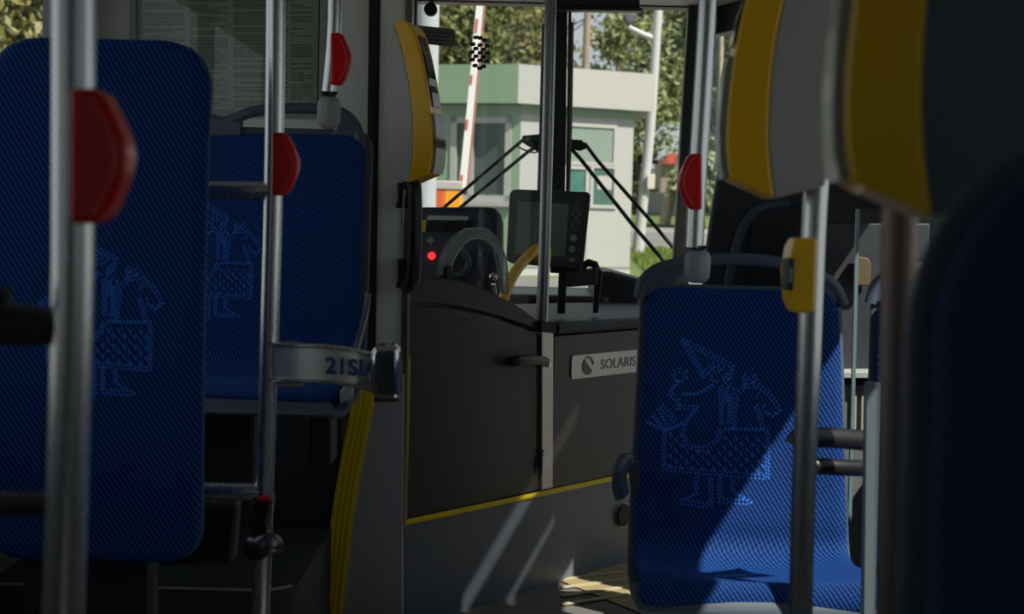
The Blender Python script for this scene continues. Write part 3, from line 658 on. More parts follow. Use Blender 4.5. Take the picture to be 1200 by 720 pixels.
# ---------------------------------------------------------------- seats
EMB = [[(165,35),(340,130)],[(165,35),(240,170)],[(235,172),(250,150),(275,125),(305,112),(340,130),(330,190)],[(270,185),(262,165),(275,145),(305,140),(318,160),(310,185),(285,190),(275,175)],
 [(270,205),(220,240),(155,240)],[(155,150),(175,158),(180,178),(165,192),(145,190),(132,175),(138,158),(155,150)],[(150,195),(118,240),(150,265),(150,315)],[(160,290),(235,295)],
 [(215,300),(180,345),(170,390),(180,430),(215,448),(255,445),(290,415),(305,365)],[(300,210),(305,360)],[(345,365),(352,290),(355,240),(385,205),(430,200),(465,230),(490,265),(505,295),(482,318),(455,300),(450,280),(425,280),(440,330),(455,375)],
 [(385,205),(380,165),(405,185),(415,165),(425,200)],[(428,238),(434,244)],[(320,190),(345,215),(320,215),(320,280)],[(335,240),(330,360)],
 [(165,355),(105,385),(105,525),(285,538),(465,550),(465,370),(305,370)],[(105,385),(35,345)],[(108,378),(55,320)],[(118,370),(75,290)],[(95,290),(150,355)],
 [(220,540),(220,615),(165,650),(270,660),(270,545)],[(300,545),(300,640),(410,645),(345,605),(345,550)]]
def emblem_pts():
    out = []
    for pl_ in EMB:
        for (x0, y0), (x1, y1) in zip(pl_, pl_[1:]):
            L = math.hypot(x1-x0, y1-y0); n_ = max(1, int(L/13))
            for i in range(n_):
                t = i/n_; x = x0+(x1-x0)*t; y = y0+(y1-y0)*t; nx, ny = -(y1-y0)/max(L, 1), (x1-x0)/max(L, 1)
                for o_ in (-4.6, 4.6): out.append((x+nx*o_, y+ny*o_+(5 if o_ > 0 else 0)))
    for r_ in range(8):
        for c_ in range(10):
            x = 125+c_*38+(r_%2)*19; y = 395+r_*20+.035*(x-100)
            if x > 455 or y > 530+.035*(x-100): continue
            if 165 < x < 305 and y < 450: continue
            out.append((x, y)); out.append((x+5, y+8))
    return out
EP = emblem_pts()
class Sheet:
    """seat surface: side profile (y,z) swept across x with rounded corners; UVs in metres"""
    def __init__(s, prof, hw, th, dish=.0, puff=.012, nx=28, rowstep=.012):
        pts = smoothpts([Vector((0, y, z)) for y, z in prof], 10)
        s.pts = [pts[0]]; 
        acc = [0]
        for p in pts[1:]:
            acc.append(acc[-1]+(p-s.pts[-1]).length); s.pts.append(p)
        s.acc = acc; s.L = acc[-1]; s.hw = hw; s.th = th; s.dish = dish; s.dish2 = 0; s.dc = 0; s.puff = puff; s.nx = nx
        n = int(s.L/rowstep)
        s.rows = [s.L*(.5-.5*math.cos(math.pi*i/n)) if i/n < .0 else s.L*i/n for i in range(n+1)]
        extra = [.001, .003, .006, s.L-.006, s.L-.003, s.L-.001]
        s.rows = sorted(set(s.rows+extra))
    def at(s, d):
        d = max(0, min(s.L, d))
        import bisect
        i = max(1, min(len(s.acc)-1, bisect.bisect_left(s.acc, d))); a = s.acc[i-1]; t = (d-a)/max(1e-9, s.acc[i]-a)
        p = s.pts[i-1].lerp(s.pts[i], t)
        i0 = max(0, i-4); i1 = min(len(s.pts)-1, i+3); tg = (s.pts[i1]-s.pts[i0]).normalized()
        nr = Vector((0, tg.z, -tg.y))
        if nr.y > 0 and abs(nr.y) > abs(nr.z): nr = -nr
        if nr.z < 0 and abs(nr.z) >= abs(nr.y): nr = -nr
        return p, nr
    def surf(s, x, d, off=0):
        h = s.hw(d); p, nr = s.at(d)
        e = min(1, max(0, (h-abs(x))/.03)); ed = min(1, max(0, min(d, s.L-d)/.025))
        pf = -s.puff*(1-math.sqrt(max(0, 1-(1-e)**2)))-s.puff*(1-math.sqrt(max(0, 1-(1-ed)**2)))
        pf -= (s.dish+s.dish2*math.exp(-((d-s.dc)/.11)**2))*(1-(x/max(.01, h))**2)
        return p+nr*(pf+off)+Vector((x, 0, 0))
    def mesh(s):
        bm = nb(); uvl = bm.loops.layers.uv.new('UVMap'); F = []; B = []
        us = [math.sin(math.pi/2*(-1+2*i/s.nx)) for i in range(s.nx+1)]
        for d in s.rows:
            h = s.hw(d); F.append([bm.verts.new(s.surf(u*h, d)) for u in us])
            p, nr = s.at(d); B.append([bm.verts.new(p-nr*s.th+Vector((u*h*.985, 0, 0))) for u in us])
        co = {}
        for G in (F, B):
            for i, d in enumerate(s.rows):
                for j, u in enumerate(us): co[G[i][j]] = (u*s.hw(d), -d)
        def f(*v):
            fc = bm.faces.new(v)
            for lp in fc.loops: lp[uvl].uv = co[lp.vert]
        R = len(s.rows)-1; X = s.nx
        for i in range(R):
            for j in range(X): f(F[i][j], F[i][j+1], F[i+1][j+1], F[i+1][j]); f(B[i][j], B[i+1][j], B[i+1][j+1], B[i][j+1])
            f(F[i][0], F[i+1][0], B[i+1][0], B[i][0]); f(F[i][X], B[i][X], B[i+1][X], F[i+1][X])
        for j in range(X): f(F[0][j], B[0][j], B[0][j+1], F[0][j+1]); f(F[R][j], F[R][j+1], B[R][j+1], B[R][j])
        return bm
    def emblem(s, cx, d0, sc):
        """stitched figure: sc = metres per drawing unit, d0 = distance down the back of the drawing's centre"""
        bm = nb()
        for x, y in EP:
            X = cx+(x-270)*sc*1.1; D = d0+(y-350)*sc; a = .0026 if sc > .0005 else .0023
            vs = [s.surf(X+dx, D+dy, .0012) for dx, dy in ((-a, -a*.2), (a*.4, -a*1.1), (a, a*.3), (-a*.3, a*1.2))]
            bm.faces.new([bm.verts.new(v) for v in vs])
        return bm
def corner_hw(h, L, rt_, rb_, flare=0):
    def fn(d):
        w_ = h+flare*(d/L)
        if d < rt_: w_ = w_-rt_+math.sqrt(max(0, rt_*rt_-(rt_-d)**2))
        if d > L-rb_: q = d-(L-rb_); w_ = w_-rb_+math.sqrt(max(0, rb_*rb_-q*q))
        return w_
    return fn
def piping(s, r, step=.02, frac=1.0):
    L = []; n = 60
    ds = [s.L*i/n for i in range(n+1)]
    left = [s.surf(-s.hw(d), d, -.003) for d in ds]; right_ = [s.surf(s.hw(d), d, -.003) for d in ds]
    bm = nb(); tube(bm, left, r, 8); tube(bm, right_, r, 8); tube(bm, [left[0], right_[0]], r, 8); return bm

# 1. the tall seat back at left
x0 = P(-22, 300, 2.5).x; x1 = P(238, 300, 2.5).x; zt_ = P(110, 40, 2.5).z; zb_ = P(110, 661, 2.5).z
sh = Sheet([(2.53, zt_), (2.5, zt_-.3), (2.49, zt_-.6), (2.5, zb_)], None, .045, dish=.006, puff=.016)
sh.hw = corner_hw((x1-x0)/2, sh.L, .085, .07)
s1_ = empty('bus_seat', ((x0+x1)/2, 2.5, zb_), 'tall dark blue patterned seat back behind the blurred pole at far left', 'seat')
def seatbuild(name, bm, m, par, **k):   # local frame of the seat: x from its centre, world y and z
    bm.transform(Matrix.Translation((par.location.x, 0, 0))); return build(name, bm, m, par, **k)
bkr = seatbuild('backrest', sh.mesh(), FAB, s1_, angle=60)
seatbuild('emblem', sh.emblem(P(112, 360, 2.5).x-s1_.location.x, sh.L*.525, .00046), PRINTB, s1_) 
seatbuild('piping', piping(sh, .004), PIPING, s1_)
bm = nb(); box(bm, (s1_.location.x-.27, 2.56, .66), (s1_.location.x+.07, 2.98, .74)); build('cushion', bm, FAB, s1_, bevel=.03, seg=4)
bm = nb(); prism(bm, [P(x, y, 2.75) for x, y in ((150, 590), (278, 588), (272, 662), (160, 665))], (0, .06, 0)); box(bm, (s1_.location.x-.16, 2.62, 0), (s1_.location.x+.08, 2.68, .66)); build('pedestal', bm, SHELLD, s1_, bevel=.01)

# 2. double seat in the middle
x0 = P(66, 300, 3.62).x; x1 = P(424, 300, 3.62).x; cx = (x0+x1)/2
zt_ = P(300, 152, 3.6).z; zj = P(300, 425, 3.6).z; zf = P(300, 467, 3.22).z
s2_ = empty('double_bus_seat', (cx, 3.62, .33), 'wide dark blue double seat with grey shell under the paper notice', 'seat')
sh = Sheet([(3.66, zt_), (3.61, zt_-.25), (3.575, zj+.06), (3.54, zj+.01), (3.45, zj-.012), (3.27, zj-.0), (3.2, zj-.02), (3.185, zf)], None, .03, dish=.012, puff=.012, nx=40)
sh.hw = corner_hw((x1-x0)/2, sh.L, .06, .05)
seatbuild('fabric_pad', sh.mesh(), FAB, s2_, angle=60)
seatbuild('emblem', sh.emblem(P(246, 300, 3.6).x-cx+.0, P(0, 152, 3.6).z-P(0, 306, 3.6).z, .00049), PRINTB, s2_)
shs = Sheet([(3.70, zt_+.055), (3.65, zt_-.25), (3.615, zj+.05), (3.58, zj-.03), (3.45, zj-.05), (3.27, zj-.04), (3.2, zj-.06), (3.19, zf-.01)], None, .02, puff=.004, nx=40)
# shell stops below the handle openings; side shoulders rise higher
shs2 = Sheet([(3.685, zt_+.012), (3.65, zt_-.25), (3.615, zj+.05), (3.58, zj-.03), (3.45, zj-.05), (3.27, zj-.04), (3.2, zj-.06), (3.185, zf-.012)], None, .02, puff=.004, nx=40)
shs2.hw = corner_hw((x1-x0)/2+.018, shs2.L, .05, .04)
seatbuild('shell', shs2.mesh(), SHELL, s2_, angle=60)
for a, b, c_, d_ in (((252, 152), (290, 130), (340, 127), (398, 138)),):
    bm = nb(); hp = smoothpts([P(243, 138, 3.68), P(262, 143, 3.68), P(280, 137, 3.68), P(300, 130, 3.68), P(340, 127, 3.68), P(385, 129, 3.68), P(405, 135, 3.68), P(418, 150, 3.68), P(423, 175, 3.67)], 5)
    tube(bm, hp, (.010, .014), 12, flat=(0, 1, 0)); build('back_handle', bm, SHELL, s2_)
bm = prism(nb(), [P(x, y, 3.67) for x, y in ((236, 133), (262, 141), (284, 141), (282, 160), (236, 160))], (0, .02, 0)); build('shoulder', bm, SHELL, s2_, bevel=.005)
bm = prism(nb(), [P(x, y, 3.67) for x, y in ((398, 133), (410, 138), (420, 150), (425, 175), (425, 200), (415, 175), (385, 160), (393, 152))], (0, .02, 0)); build('shoulder', bm, SHELL, s2_, bevel=.005)
bm = nb(); tube(bm, smoothpts([P(431, 345, 3.5), P(429, 365, 3.48), P(423, 390, 3.42), P(417, 412, 3.36), P(414, 440, 3.3)], 5), (.008, .016), 12, flat=(1, 0, 0)); build('side_arm', bm, SHELL, s2_)
bm = prism(nb(), [P(x, y, 3.2) for x, y in ((398, 458), (412, 448), (412, 466), (398, 474))], (0, .05, 0)); build('end_plate', bm, GREYPL, s2_, bevel=.003)
bm = nb()
prism(bm, [P(x, y, 3.45) for x, y in ((363, 473), (388, 473), (388, 546), (358, 546), (363, 530))], (0, .12, 0))
build('support_bracket', bm, SHELLD, s2_, bevel=.006)
bm = prism(nb(), [P(x, y, 3.4) for x, y in ((396, 472), (406, 472), (404, 490), (396, 490))], (0, .1, 0)); build('support_bracket', bm, SHELLD, s2_, bevel=.006)
bm = prism(nb(), [P(x, y, 3.5) for x, y in ((190, 474), (298, 474), (296, 600), (280, 612), (190, 612))], (0, .2, 0)); build('seat_box', bm, mat('seat_box_black', (.014, .018, .022), .6), s2_, bevel=.01)

# 3. single front-right seat and its neighbour
def single(cx, label, dz=0, name='bus_seat'):
    zt_ = P(870, 338, 2.97).z+dz; zj = P(870, 642, 2.9).z+dz; zc = P(870, 668, 2.7).z+dz; zf = P(870, 716, 2.66).z+dz
    r = empty(name, (cx, 2.9, .12), label, 'seat')
    sh = Sheet([(3.00, zt_), (2.965, zt_-.2), (2.935, zt_-.4), (2.918, zj+.05), (2.912, zj+.012), (2.895, zj-.004), (2.85, zj-.012), (2.72, zc), (2.672, zc-.01), (2.655, zf)], None, .028, dish=.014, puff=.012, nx=32)
    sh.dish2 = .022; sh.dc = sh.L-.19
    hw0 = corner_hw(.203, sh.L, .05, .035, .030)
    sh.hw = hw0
    pad = seatbuild('fabric_pad', sh.mesh(), FAB, r, angle=60)
    seatbuild('emblem', sh.emblem(P(835, 500, 2.95).x-SX, P(0, 338, 2.95).z-P(0, 498, 2.95).z, .00055), PRINTB, r)
    s2 = Sheet([(3.03, zt_+.004), (2.995, zt_-.2), (2.965, zt_-.4), (2.945, zj), (2.9, zj-.05), (2.80, zj-.065), (2.72, zc-.035), (2.685, zc-.04), (2.66, zf-.008)], None, .02, puff=.004, nx=32)
    s2.dish2 = .022; s2.dc = s2.L-.19
    s2.hw = corner_hw(.214, s2.L, .04, .03, .030)
    seatbuild('shell', s2.mesh(), SHELL, r, angle=60)
    Z = lambda y: P(870, y, 3.02).z+dz
    X = lambda x: cx+(x-874)*3.02/FPX
    hp = smoothpts([Vector((X(754), 3.02, Z(352))), Vector((X(759), 3.02, Z(332))), Vector((X(775), 3.02, Z(318))), Vector((X(800), 3.02, Z(311))), Vector((X(835), 3.02, Z(306))), Vector((X(870), 3.02, Z(304))), Vector((X(915), 3.02, Z(307))), Vector((X(955), 3.02, Z(317))), Vector((X(982), 3.02, Z(333))), Vector((X(994), 3.02, Z(355)))], 5)
    bm = nb(); tube(bm, hp, (.0085, .013), 12, flat=(0, 1, 0)); build('back_handle', bm, SHELL, r)
    for pp in ([(754, 352), (759, 332), (775, 318), (802, 312), (812, 316), (800, 328), (800, 346), (754, 352)], [(994, 355), (982, 333), (958, 319), (946, 320), (955, 332), (955, 348)]):
        build('shoulder', prism(nb(), [Vector((X(x), 3.015, Z(y))) for x, y in pp[:7]], (0, .018, 0)), SHELL, r, bevel=.004)
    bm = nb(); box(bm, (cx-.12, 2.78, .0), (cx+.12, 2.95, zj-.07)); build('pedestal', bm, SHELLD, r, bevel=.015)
    return r, zt_, zj
SX = P(870, 500, 2.95).x
r3, zt3, zj3 = single(SX, 'blue single seat with printed rider emblem, partly in sunlight, at the right')
# grey armrest knob on its left edge
bm = nb(); kp = smoothpts([P(738, 541, 2.86), P(731, 543, 2.85), P(727, 552, 2.84), (P(726, 568, 2.84)), P(729, 580, 2.85)], 5)
tube(bm, kp, (.012, .020), 14, flat=(1, 0, 0)); prism(bm, [P(x, y, 2.86) for x, y in ((737, 543), (750, 543), (750, 575), (740, 576))], (0, .04, 0)); build('armrest_stub', bm, mat('stub_navy', (.04, .055, .08), .4), r3, bevel=.003)
r4, _, _ = single(SX+.492, 'blue seat beyond the pale post, mostly hidden by the foreground seat', -.0)
# armrests between them
bm = nb(); tube(bm, smoothpts([P(932, 522, 2.62), P(938, 514, 2.62), P(955, 513, 2.63), P(985, 514, 2.66), P(1016, 517, 2.7)], 5), (.020, .016), 16, flat=UP); am = build('armrest', bm, BLACK, r3)
bm = nb(); tube(bm, [P(952, 546, 2.63), P(962, 547, 2.63), P(1005, 549, 2.68), P(1016, 549, 2.7)], (.016, .015), 16, flat=UP); build('armrest', bm, BLACK, r3)
bm = prism(nb(), [P(x, y, 2.56) for x, y in ((1015, 449), (1032, 449), (1024, 780), (1010, 780))], (0, .02, 0))
mark(build('screen_post', bm, mat('pale_post', (.13, .17, .19), .45), bevel=.003), 'pale blue-grey flat post right of the sunlit seat', 'post')
# glass screen right of pole E
gs = empty('glass_screen', P(1005, 560, 3.35), 'clear glass draught screen with pale edge behind the right seat', 'screen')
build('pane', prism(nb(), [P(1006, 245, 3.35), P(1120, 245, 3.35), Vector((P(1100, 800, 3.35).x, 3.35, 0)), Vector((P(990, 800, 3.35).x, 3.35, 0))], (0, .006, 0)), PARTGL, gs, smooth=False)
build('edge_strip', prism(nb(), [P(1004, 245, 3.345), P(1008, 245, 3.345), Vector((P(992, 850, 3.345).x, 3.345, 0)), Vector((P(988, 850, 3.345).x, 3.345, 0))], (0, .012, 0)), GEDGE, gs, smooth=False)

# 4. big foreground seat at right
xc = P(1304, 360, .88).x
sh = Sheet([(.90, P(1250, 150, .9).z), (.88, P(1250, 400, .88).z), (.87, P(1250, 700, .87).z), (.87, .62)], None, .03, dish=.004, puff=.02)
hwm = xc-P(1100, 500, .88).x
sh.hw = corner_hw(hwm, sh.L, .14, .03)
s5_ = empty('bus_seat', (xc, .88, .3), 'very dark blurred seat back filling the lower right corner', 'seat')
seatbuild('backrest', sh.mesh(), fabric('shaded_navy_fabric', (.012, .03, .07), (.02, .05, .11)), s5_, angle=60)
sh2 = Sheet([(.935, P(1250, 134, .9).z), (.91, P(1250, 400, .88).z), (.90, P(1250, 700, .87).z), (.90, .60)], None, .02, puff=.004)
sh2.hw = corner_hw(hwm+.013, sh2.L, .15, .03)
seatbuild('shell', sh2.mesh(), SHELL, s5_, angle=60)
bm = nb(); box(bm, (xc-.15, .86, 0), (xc+.15, 1.0, .62)); build('pedestal', bm, SHELLD, s5_, bevel=.02)

# dark housing behind the right seat
dh = empty('tall_seat_shell', P(930, 500, 4.6), 'tall dark navy plastic seat shell standing behind the right blue seat', 'seat shell')
ol = smoothpts([P(x, y, 4.6) for x, y in ((822, 470), (824, 340), (832, 265), (842, 205), (852, 178), (875, 160), (950, 155), (1020, 165), (1036, 195), (1044, 262))], 4)
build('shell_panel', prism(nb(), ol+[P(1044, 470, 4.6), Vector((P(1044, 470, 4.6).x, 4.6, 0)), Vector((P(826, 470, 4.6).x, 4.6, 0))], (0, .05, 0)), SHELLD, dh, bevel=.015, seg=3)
build('recess_panel', prism(nb(), [P(x, y, 4.595) for x, y in ((880, 262), (893, 245), (915, 240), (1000, 242), (1000, 400), (868, 400))], (0, -.006, 0)), mat('recess_navy', (.009, .013, .02), .5), dh, bevel=.004)
bm = nb(); cs = smoothpts([P(x, y, 4.59) for x, y in ((852, 345), (858, 312), (866, 280), (876, 258), (893, 244), (925, 238))], 5)
tube(bm, cs, (.017, .008), 10, flat=(1, 0, .5)); build('moulded_rib', bm, SHELL, dh)
bm = prism(nb(), [P(x, y, 4.59) for x, y in ((966, 225), (1040, 225), (1040, 262), (966, 262))], (0, -.01, 0)); build('upper_band', bm, mat('band_grey', (.028, .034, .045), .4), dh, bevel=.003)
# grey cabinet panel beyond and white sill
cb = empty('front_cabinet', P(1005, 470, 4.0), 'grey cabinet panel with pale lower ledge seen past the right seat', 'cabinet')
build('panel', prism(nb(), [P(x, y, 4.02) for x, y in ((966, 262), (1090, 262), (1085, 455), (960, 455))], (0, .05, 0)), mat('cabinet_grey', (.035, .04, .05), .6), cb, bevel=.004)
build('ledge', prism(nb(), [P(x, y, 3.94) for x, y in ((960, 436), (1090, 436), (1090, 444), (960, 444))], (0, .12, 0)), mat('pale_ledge', (.42, .44, .44), .5), cb, bevel=.003)
build('lower_panel', prism(nb(), [P(x, y, 3.98) for x, y in ((960, 452), (1090, 452), (1082, 770), (955, 770))], (0, .05, 0)), mat('lower_pale_panel', (.17, .175, .18), .5), cb, bevel=.004)
bm = nb()
for x in (999, 1010): prism(bm, [P(x, 462, 3.97), P(x+5, 462, 3.97), P(x+4, 520, 3.97), P(x-1, 520, 3.97)], (0, .01, 0))
build('pale_slat', bm, mat('pale_slat', (.42, .42, .38), .5), cb)
fy = mark(build('yellow_reflection_block', prism(nb(), [P(x, y, 3.98) for x, y in ((1004, 300), (1018, 303), (1021, 310), (1020, 335), (1004, 335))], (0, .03, 0)), mat('ochre_reflection', (.14, .10, .045), .6), bevel=.003), 'small ochre block standing for a yellow reflection at the glass screen', 'box')  # added block: the yellow reflection in the glass as solid colour

# black armrest and bar entering at left edge
bm = nb(); tube(bm, [P(-90, 378, 1.3), P(-10, 380, 1.3), P(40, 382, 1.3), P(62, 384, 1.3), P(69, 385, 1.3)], [(.019, .019)]*3+[(.016, .016), (.006, .006)], 20); la = build('side_bar', bm, mat('armrest_black', (.022, .023, .026), .45), pA)
bm = nb(); tube(bm, [P(2, 366, 1.28), P(2, 340, 1.28), P(1, 336, 1.28)], [.009, .009, .004], 14); build('knob', bm, BLACK, la)
bm = nb(); tube(bm, [P(-90, 590, 1.36), P(62, 592, 1.36)], .012, 16); mark(build('lower_side_rail', bm, MATTBLACK), 'dark horizontal rail low down behind the far left pole', 'rail')

# ---------------------------------------------------------------- outside
SOIL = mat('grass_ground', (.11, .16, .045), .9, noise=.4, nscale=3, bump=.5); ROAD = mat('asphalt', (.17, .165, .16), .9, noise=.1, nscale=5)
def ground(y0, z0, y1, z1, x0, x1, m, name):
    bm = nb(); vs = [bm.verts.new(p) for p in ((x0, y0, z0), (x1, y0, z0), (x1, y1, z1), (x0, y1, z1), (x0, y0, z0-.4), (x1, y0, z0-.4), (x1, y1, z1-.4), (x0, y1, z1-.4))]
    for f_ in ((0, 1, 2, 3), (7, 6, 5, 4), (0, 4, 5, 1), (1, 5, 6, 2), (2, 6, 7, 3), (3, 7, 4, 0)): bm.faces.new([vs[i] for i in f_])
    return mark(build(name, bm, m, smooth=False), kind='structure')
ground(-25, -.36, 10, -.36, -40, 40, ROAD, 'ground_apron'); ground(10, -.36, 20, .45, -40, 40, ROAD, 'ground_slope')
ground(20, .45, 26, .735, -40, 40, SOIL, 'ground_verge'); ground(26, .735, 38, 1.02, -50, 50, ROAD, 'ground_road')
ground(38, 1.02, 50, 1.75, -60, 60, SOIL, 'ground_bank'); ground(50, 1.75, 85, 4.2, -80, 80, SOIL, 'ground_hill')
bm = nb(); 
for i in range(2): box(bm, (-10, (25.85, 38.0)[i], (.70, .98)[i]), (20, (26.0, 38.2)[i], (.86, 1.14)[i]))
struct('ground_kerb', bm, mat('kerb_concrete', (.4, .38, .35), .9), smooth=False)
# grass blades on the near verge
bm = nb(); rg = random.Random(5)
for i in range(9000):
    x = rg.uniform(2.0, 4.0); y = rg.uniform(20.5, 25.8); z = .45+(y-20)*.0475; a = rg.uniform(0, 6.28); h = rg.uniform(.05, .17); dx, dy = .02*math.cos(a), .02*math.sin(a)
    bm.faces.new([bm.verts.new(q) for q in ((x-dx, y-dy, z), (x+dx, y+dy, z), (x+rg.uniform(-.05, .05), y, z+h))])
mark(build('verge_grass', bm, leafmat('grass_blades', [(.10, .17, .03), (.22, .3, .06), (.3, .33, .1)]), smooth=False), 'short green grass on the verge beyond the guard kiosk', 'grass', kind='stuff')

# kiosk
kq = empty('guard_kiosk', P(650, 319, 20.6), 'pale green and white flat-roofed guard kiosk beyond the windscreen', 'kiosk')
K = Vector((P(608, 75, 20).x, 20.0, 0)); R_ = Vector((P(768, 87, 20.9).x, 20.9, 0)); L_ = Vector((P(440, 77, 20.6).x, 20.6, 0))
dR = (R_-K).normalized(); dL = (L_-K).normalized(); nR = Vector((dR.y, -dR.x, 0)); nL = Vector((-dL.y, dL.x, 0))
if nL.y > 0: nL = -nL
ztop = P(608, 75, 20).z; zfb = P(608, 121, 20).z; zbase = .50
back = Vector((0, 2.6, 0))
def quadwall(a, b, z0, z1, n_, th): return prism(nb(), [Vector((a.x, a.y, z0)), Vector((b.x, b.y, z0)), Vector((b.x, b.y, z1)), Vector((a.x, a.y, z1))], -n_*th)
build('green_fascia', quadwall(L_, K, zfb, ztop, nL, .08), GREEN, kq, smooth=False)
build('white_fascia', quadwall(K, R_, zfb, ztop, nR, .08), WHITE, kq, smooth=False)
e = Vector((.04, 0, 0)); e_ = Vector((0, .03, 0))
build('roof_slab', prism(nb(), [K+e_+UP*(zfb+.02), R_+e_-e+UP*(zfb+.02), R_+back-e+UP*(zfb+.02), L_+back+e+UP*(zfb+.02), L_+e+e_+UP*(zfb+.02)], (0, 0, ztop-zfb-.05)), WHITE, kq, smooth=False)
Kw = K+Vector((.05, .22, 0)); Rw = Kw+dR*((P(741, 200, 21).x-Kw.x)/dR.x); Lw = Kw+dL*2.2
zs_ = P(608, 136, 20).z
# green wall with window opening
def wl_(px, py):   # point on the left wall
    r_ = ray(px, py); return CAM+r_*((Kw-CAM).dot(nL)/r_.dot(nL))
def wr_(px, py):
    r_ = ray(px, py); return CAM+r_*((Kw-CAM).dot(nR)/r_.dot(nR))
wz0, wz1 = wl_(560, 236).z, wl_(560, 137).z
wa, wb = wl_(528, 180), wl_(599, 180)
bm = nb()
def seg(bm, a, b, z0, z1, n_, th): prism(bm, [Vector((a.x, a.y, z0)), Vector((b.x, b.y, z0)), Vector((b.x, b.y, z1)), Vector((a.x, a.y, z1))], -n_*th)
seg(bm, Lw, Kw, zbase, wz0, nL, .1); seg(bm, Lw, Kw, wz1, zfb, nL, .1); seg(bm, Lw, wa, wz0, wz1, nL, .1); seg(bm, wb, Kw, wz0, wz1, nL, .1)
build('green_wall', bm, GREEN, kq, smooth=False)
fr_ = nb(); t_ = .09
for a, b, z0, z1 in ((wa, wa+(wb-wa).normalized()*t_, wz0, wz1), (wb-(wb-wa).normalized()*t_, wb, wz0, wz1), (wa, wb, wz0, wz0+t_), (wa, wb, wz1-t_, wz1), (wl_(549, 180), wl_(555, 180), wz0, wz1)): seg(fr_, a+nL*.02, b+nL*.02, z0, z1, nL, .08)
seg(fr_, wl_(522, 180)+nL*.08, wl_(603, 180)+nL*.08, wz0-.07, wz0, nL, .08)
wf = build('window_frame', fr_, WHITE, kq, smooth=False)
bm = nb(); seg(bm, wa-nL*.03, wb-nL*.03, wz0, wz1, nL, .01); build('pane', bm, mat('kiosk_glass_dark', (.06, .085, .07), .12, noise=.5, nscale=1.5), wf, smooth=False)
# white wall
bm = nb(); seg(bm, Kw, Rw, zbase, zfb-.06, nR, .1); seg(bm, Kw, Rw, zbase, zbase+.1, nR, .1); build('white_wall', bm, WHITE, kq, smooth=False)
bm = nb(); seg(bm, Kw+nR*.01, Rw+nR*.01, zfb-.13, zfb, nR, .1); build('green_band', bm, GREEN, kq, smooth=False)
for (xa_, ya_, xb_, yb_), m_ in (((668, 148, 719, 189), mat('kiosk_pane_reflection', (.22, .28, .24), .15)), ((664, 198, 686, 225), mat('kiosk_pane_teal', (.06, .17, .14), .12, noise=.5, nscale=6)), ((695, 197, 719, 240), mat('kiosk_pane_dark', (.07, .14, .11), .12, noise=.5, nscale=6))):  # first pane's grey-green colour holds a painted reflection
    a = wr_(xa_, ya_); b = wr_(xb_, ya_); z1_ = a.z; z0_ = wr_(xa_, yb_).z; dd_ = (b-a).normalized()
    f_ = nb(); q = .05
    for p_, q_, za, zb2 in ((a-dd_*q, a, z0_-q, z1_+q), (b, b+dd_*q, z0_-q, z1_+q), (a, b, z0_-q, z0_), (a, b, z1_, z1_+q)): seg(f_, p_+nR*.03, q_+nR*.03, za, zb2, nR, .04)
    wf = build('window_frame', f_, WHITE, kq, smooth=False)
    bm = nb(); seg(bm, a+nR*.008, b+nR*.008, z0_, z1_, nR, .01); build('pane', bm, m_, wf, smooth=False)
    if xa_ == 695:
        s_ = nb(); m1 = wr_(700, 206); m2 = wr_(717, 206); seg(s_, m1+nR*.012, m2+nR*.012, wr_(700, 222).z, m1.z, nR, .003); build('posted_sheet', s_, WHITE, wf, smooth=False)
bm = nb(); seg(bm, Kw+nR*.02, Rw+nR*.02, zbase-.1, zbase+.06, nR, .14); build('plinth', bm, mat('plinth_grey', (.45, .45, .43), .8), kq, smooth=False)
bm = nb(); seg(bm, wr_(689.5, 192), wr_(691.5, 192), zbase, wr_(690, 192).z, nR, -.012); build('door_seam', bm, mat('seam_grey', (.4, .4, .39), .6), kq, smooth=False)
back_pts = [Vector((p.x, p.y, zbase-.1)) for p in (Lw-nL*.12, Kw+Vector((0, .12, 0)), Rw-nR*.12, Rw+Vector((0, 2.2, 0)), Lw+Vector((0, 2.2, 0)))]
build('inner_walls', prism(nb(), back_pts, (0, 0, zfb-zbase+.05)), mat('kiosk_inside', (.12, .13, .12), .8), kq, smooth=False)

# barrier
D = 12.0; gz = -.36+(D-10)*.081
br = empty('road_barrier', Vector((P(525, 230, D).x, D, gz)), 'raised white barrier boom with red marks above an orange yellow housing', 'barrier')
h0 = P(503, 222, D); h1 = P(521, 222, D); h2 = P(541, 222, D)
bm = nb(); box(bm, (h0.x, D, gz), (h1.x, D+.3, h0.z)); build('red_orange_side', bm, mat('red_orange_paint', (.62, .12, .03), .5), br, bevel=.01)
bm = nb(); box(bm, (h1.x, D, gz), (h2.x, D+.3, h0.z)); build('orange_side', bm, mat('orange_paint', (.9, .34, .02), .5), br, bevel=.01)
bm = nb(); box(bm, (h0.x-.01, D-.01, h0.z), (h2.x+.01, D+.31, h0.z+.075)); build('housing_lid', bm, mat('lid_grey', (.45, .43, .4), .5), br, bevel=.01)
bw = .040
bl = [P(543, 222, D), P(558.5, 60, D), P(566.5, -30, D), P(575, -130, D)]
bm = nb()
for a, b in zip(bl, bl[1:]): prism(bm, [a-Vector((bw, 0, 0)), a+Vector((bw, 0, 0)), b+Vector((bw*.85, 0, 0)), b-Vector((bw*.85, 0, 0))], (0, .05, 0))
build('boom', bm, mat('boom_white', (.82, .80, .78), .5), br, smooth=False)
for y0, y1 in ((205, 218), (140, 152), (88, 99), (22, 38)):
    bm = nb(); q0_, q1_ = [P(543+(222-y)*.0975-4.6, y, D-.001) for y in (y0, y1)]
    prism(bm, [q0_, q0_+Vector((.02, 0, 0)), q1_+Vector((.018, 0, 0)), q1_], (0, -.004, 0)); build('red_mark', bm, mat('boom_red', (.6, .12, .08), .5), br, smooth=False)
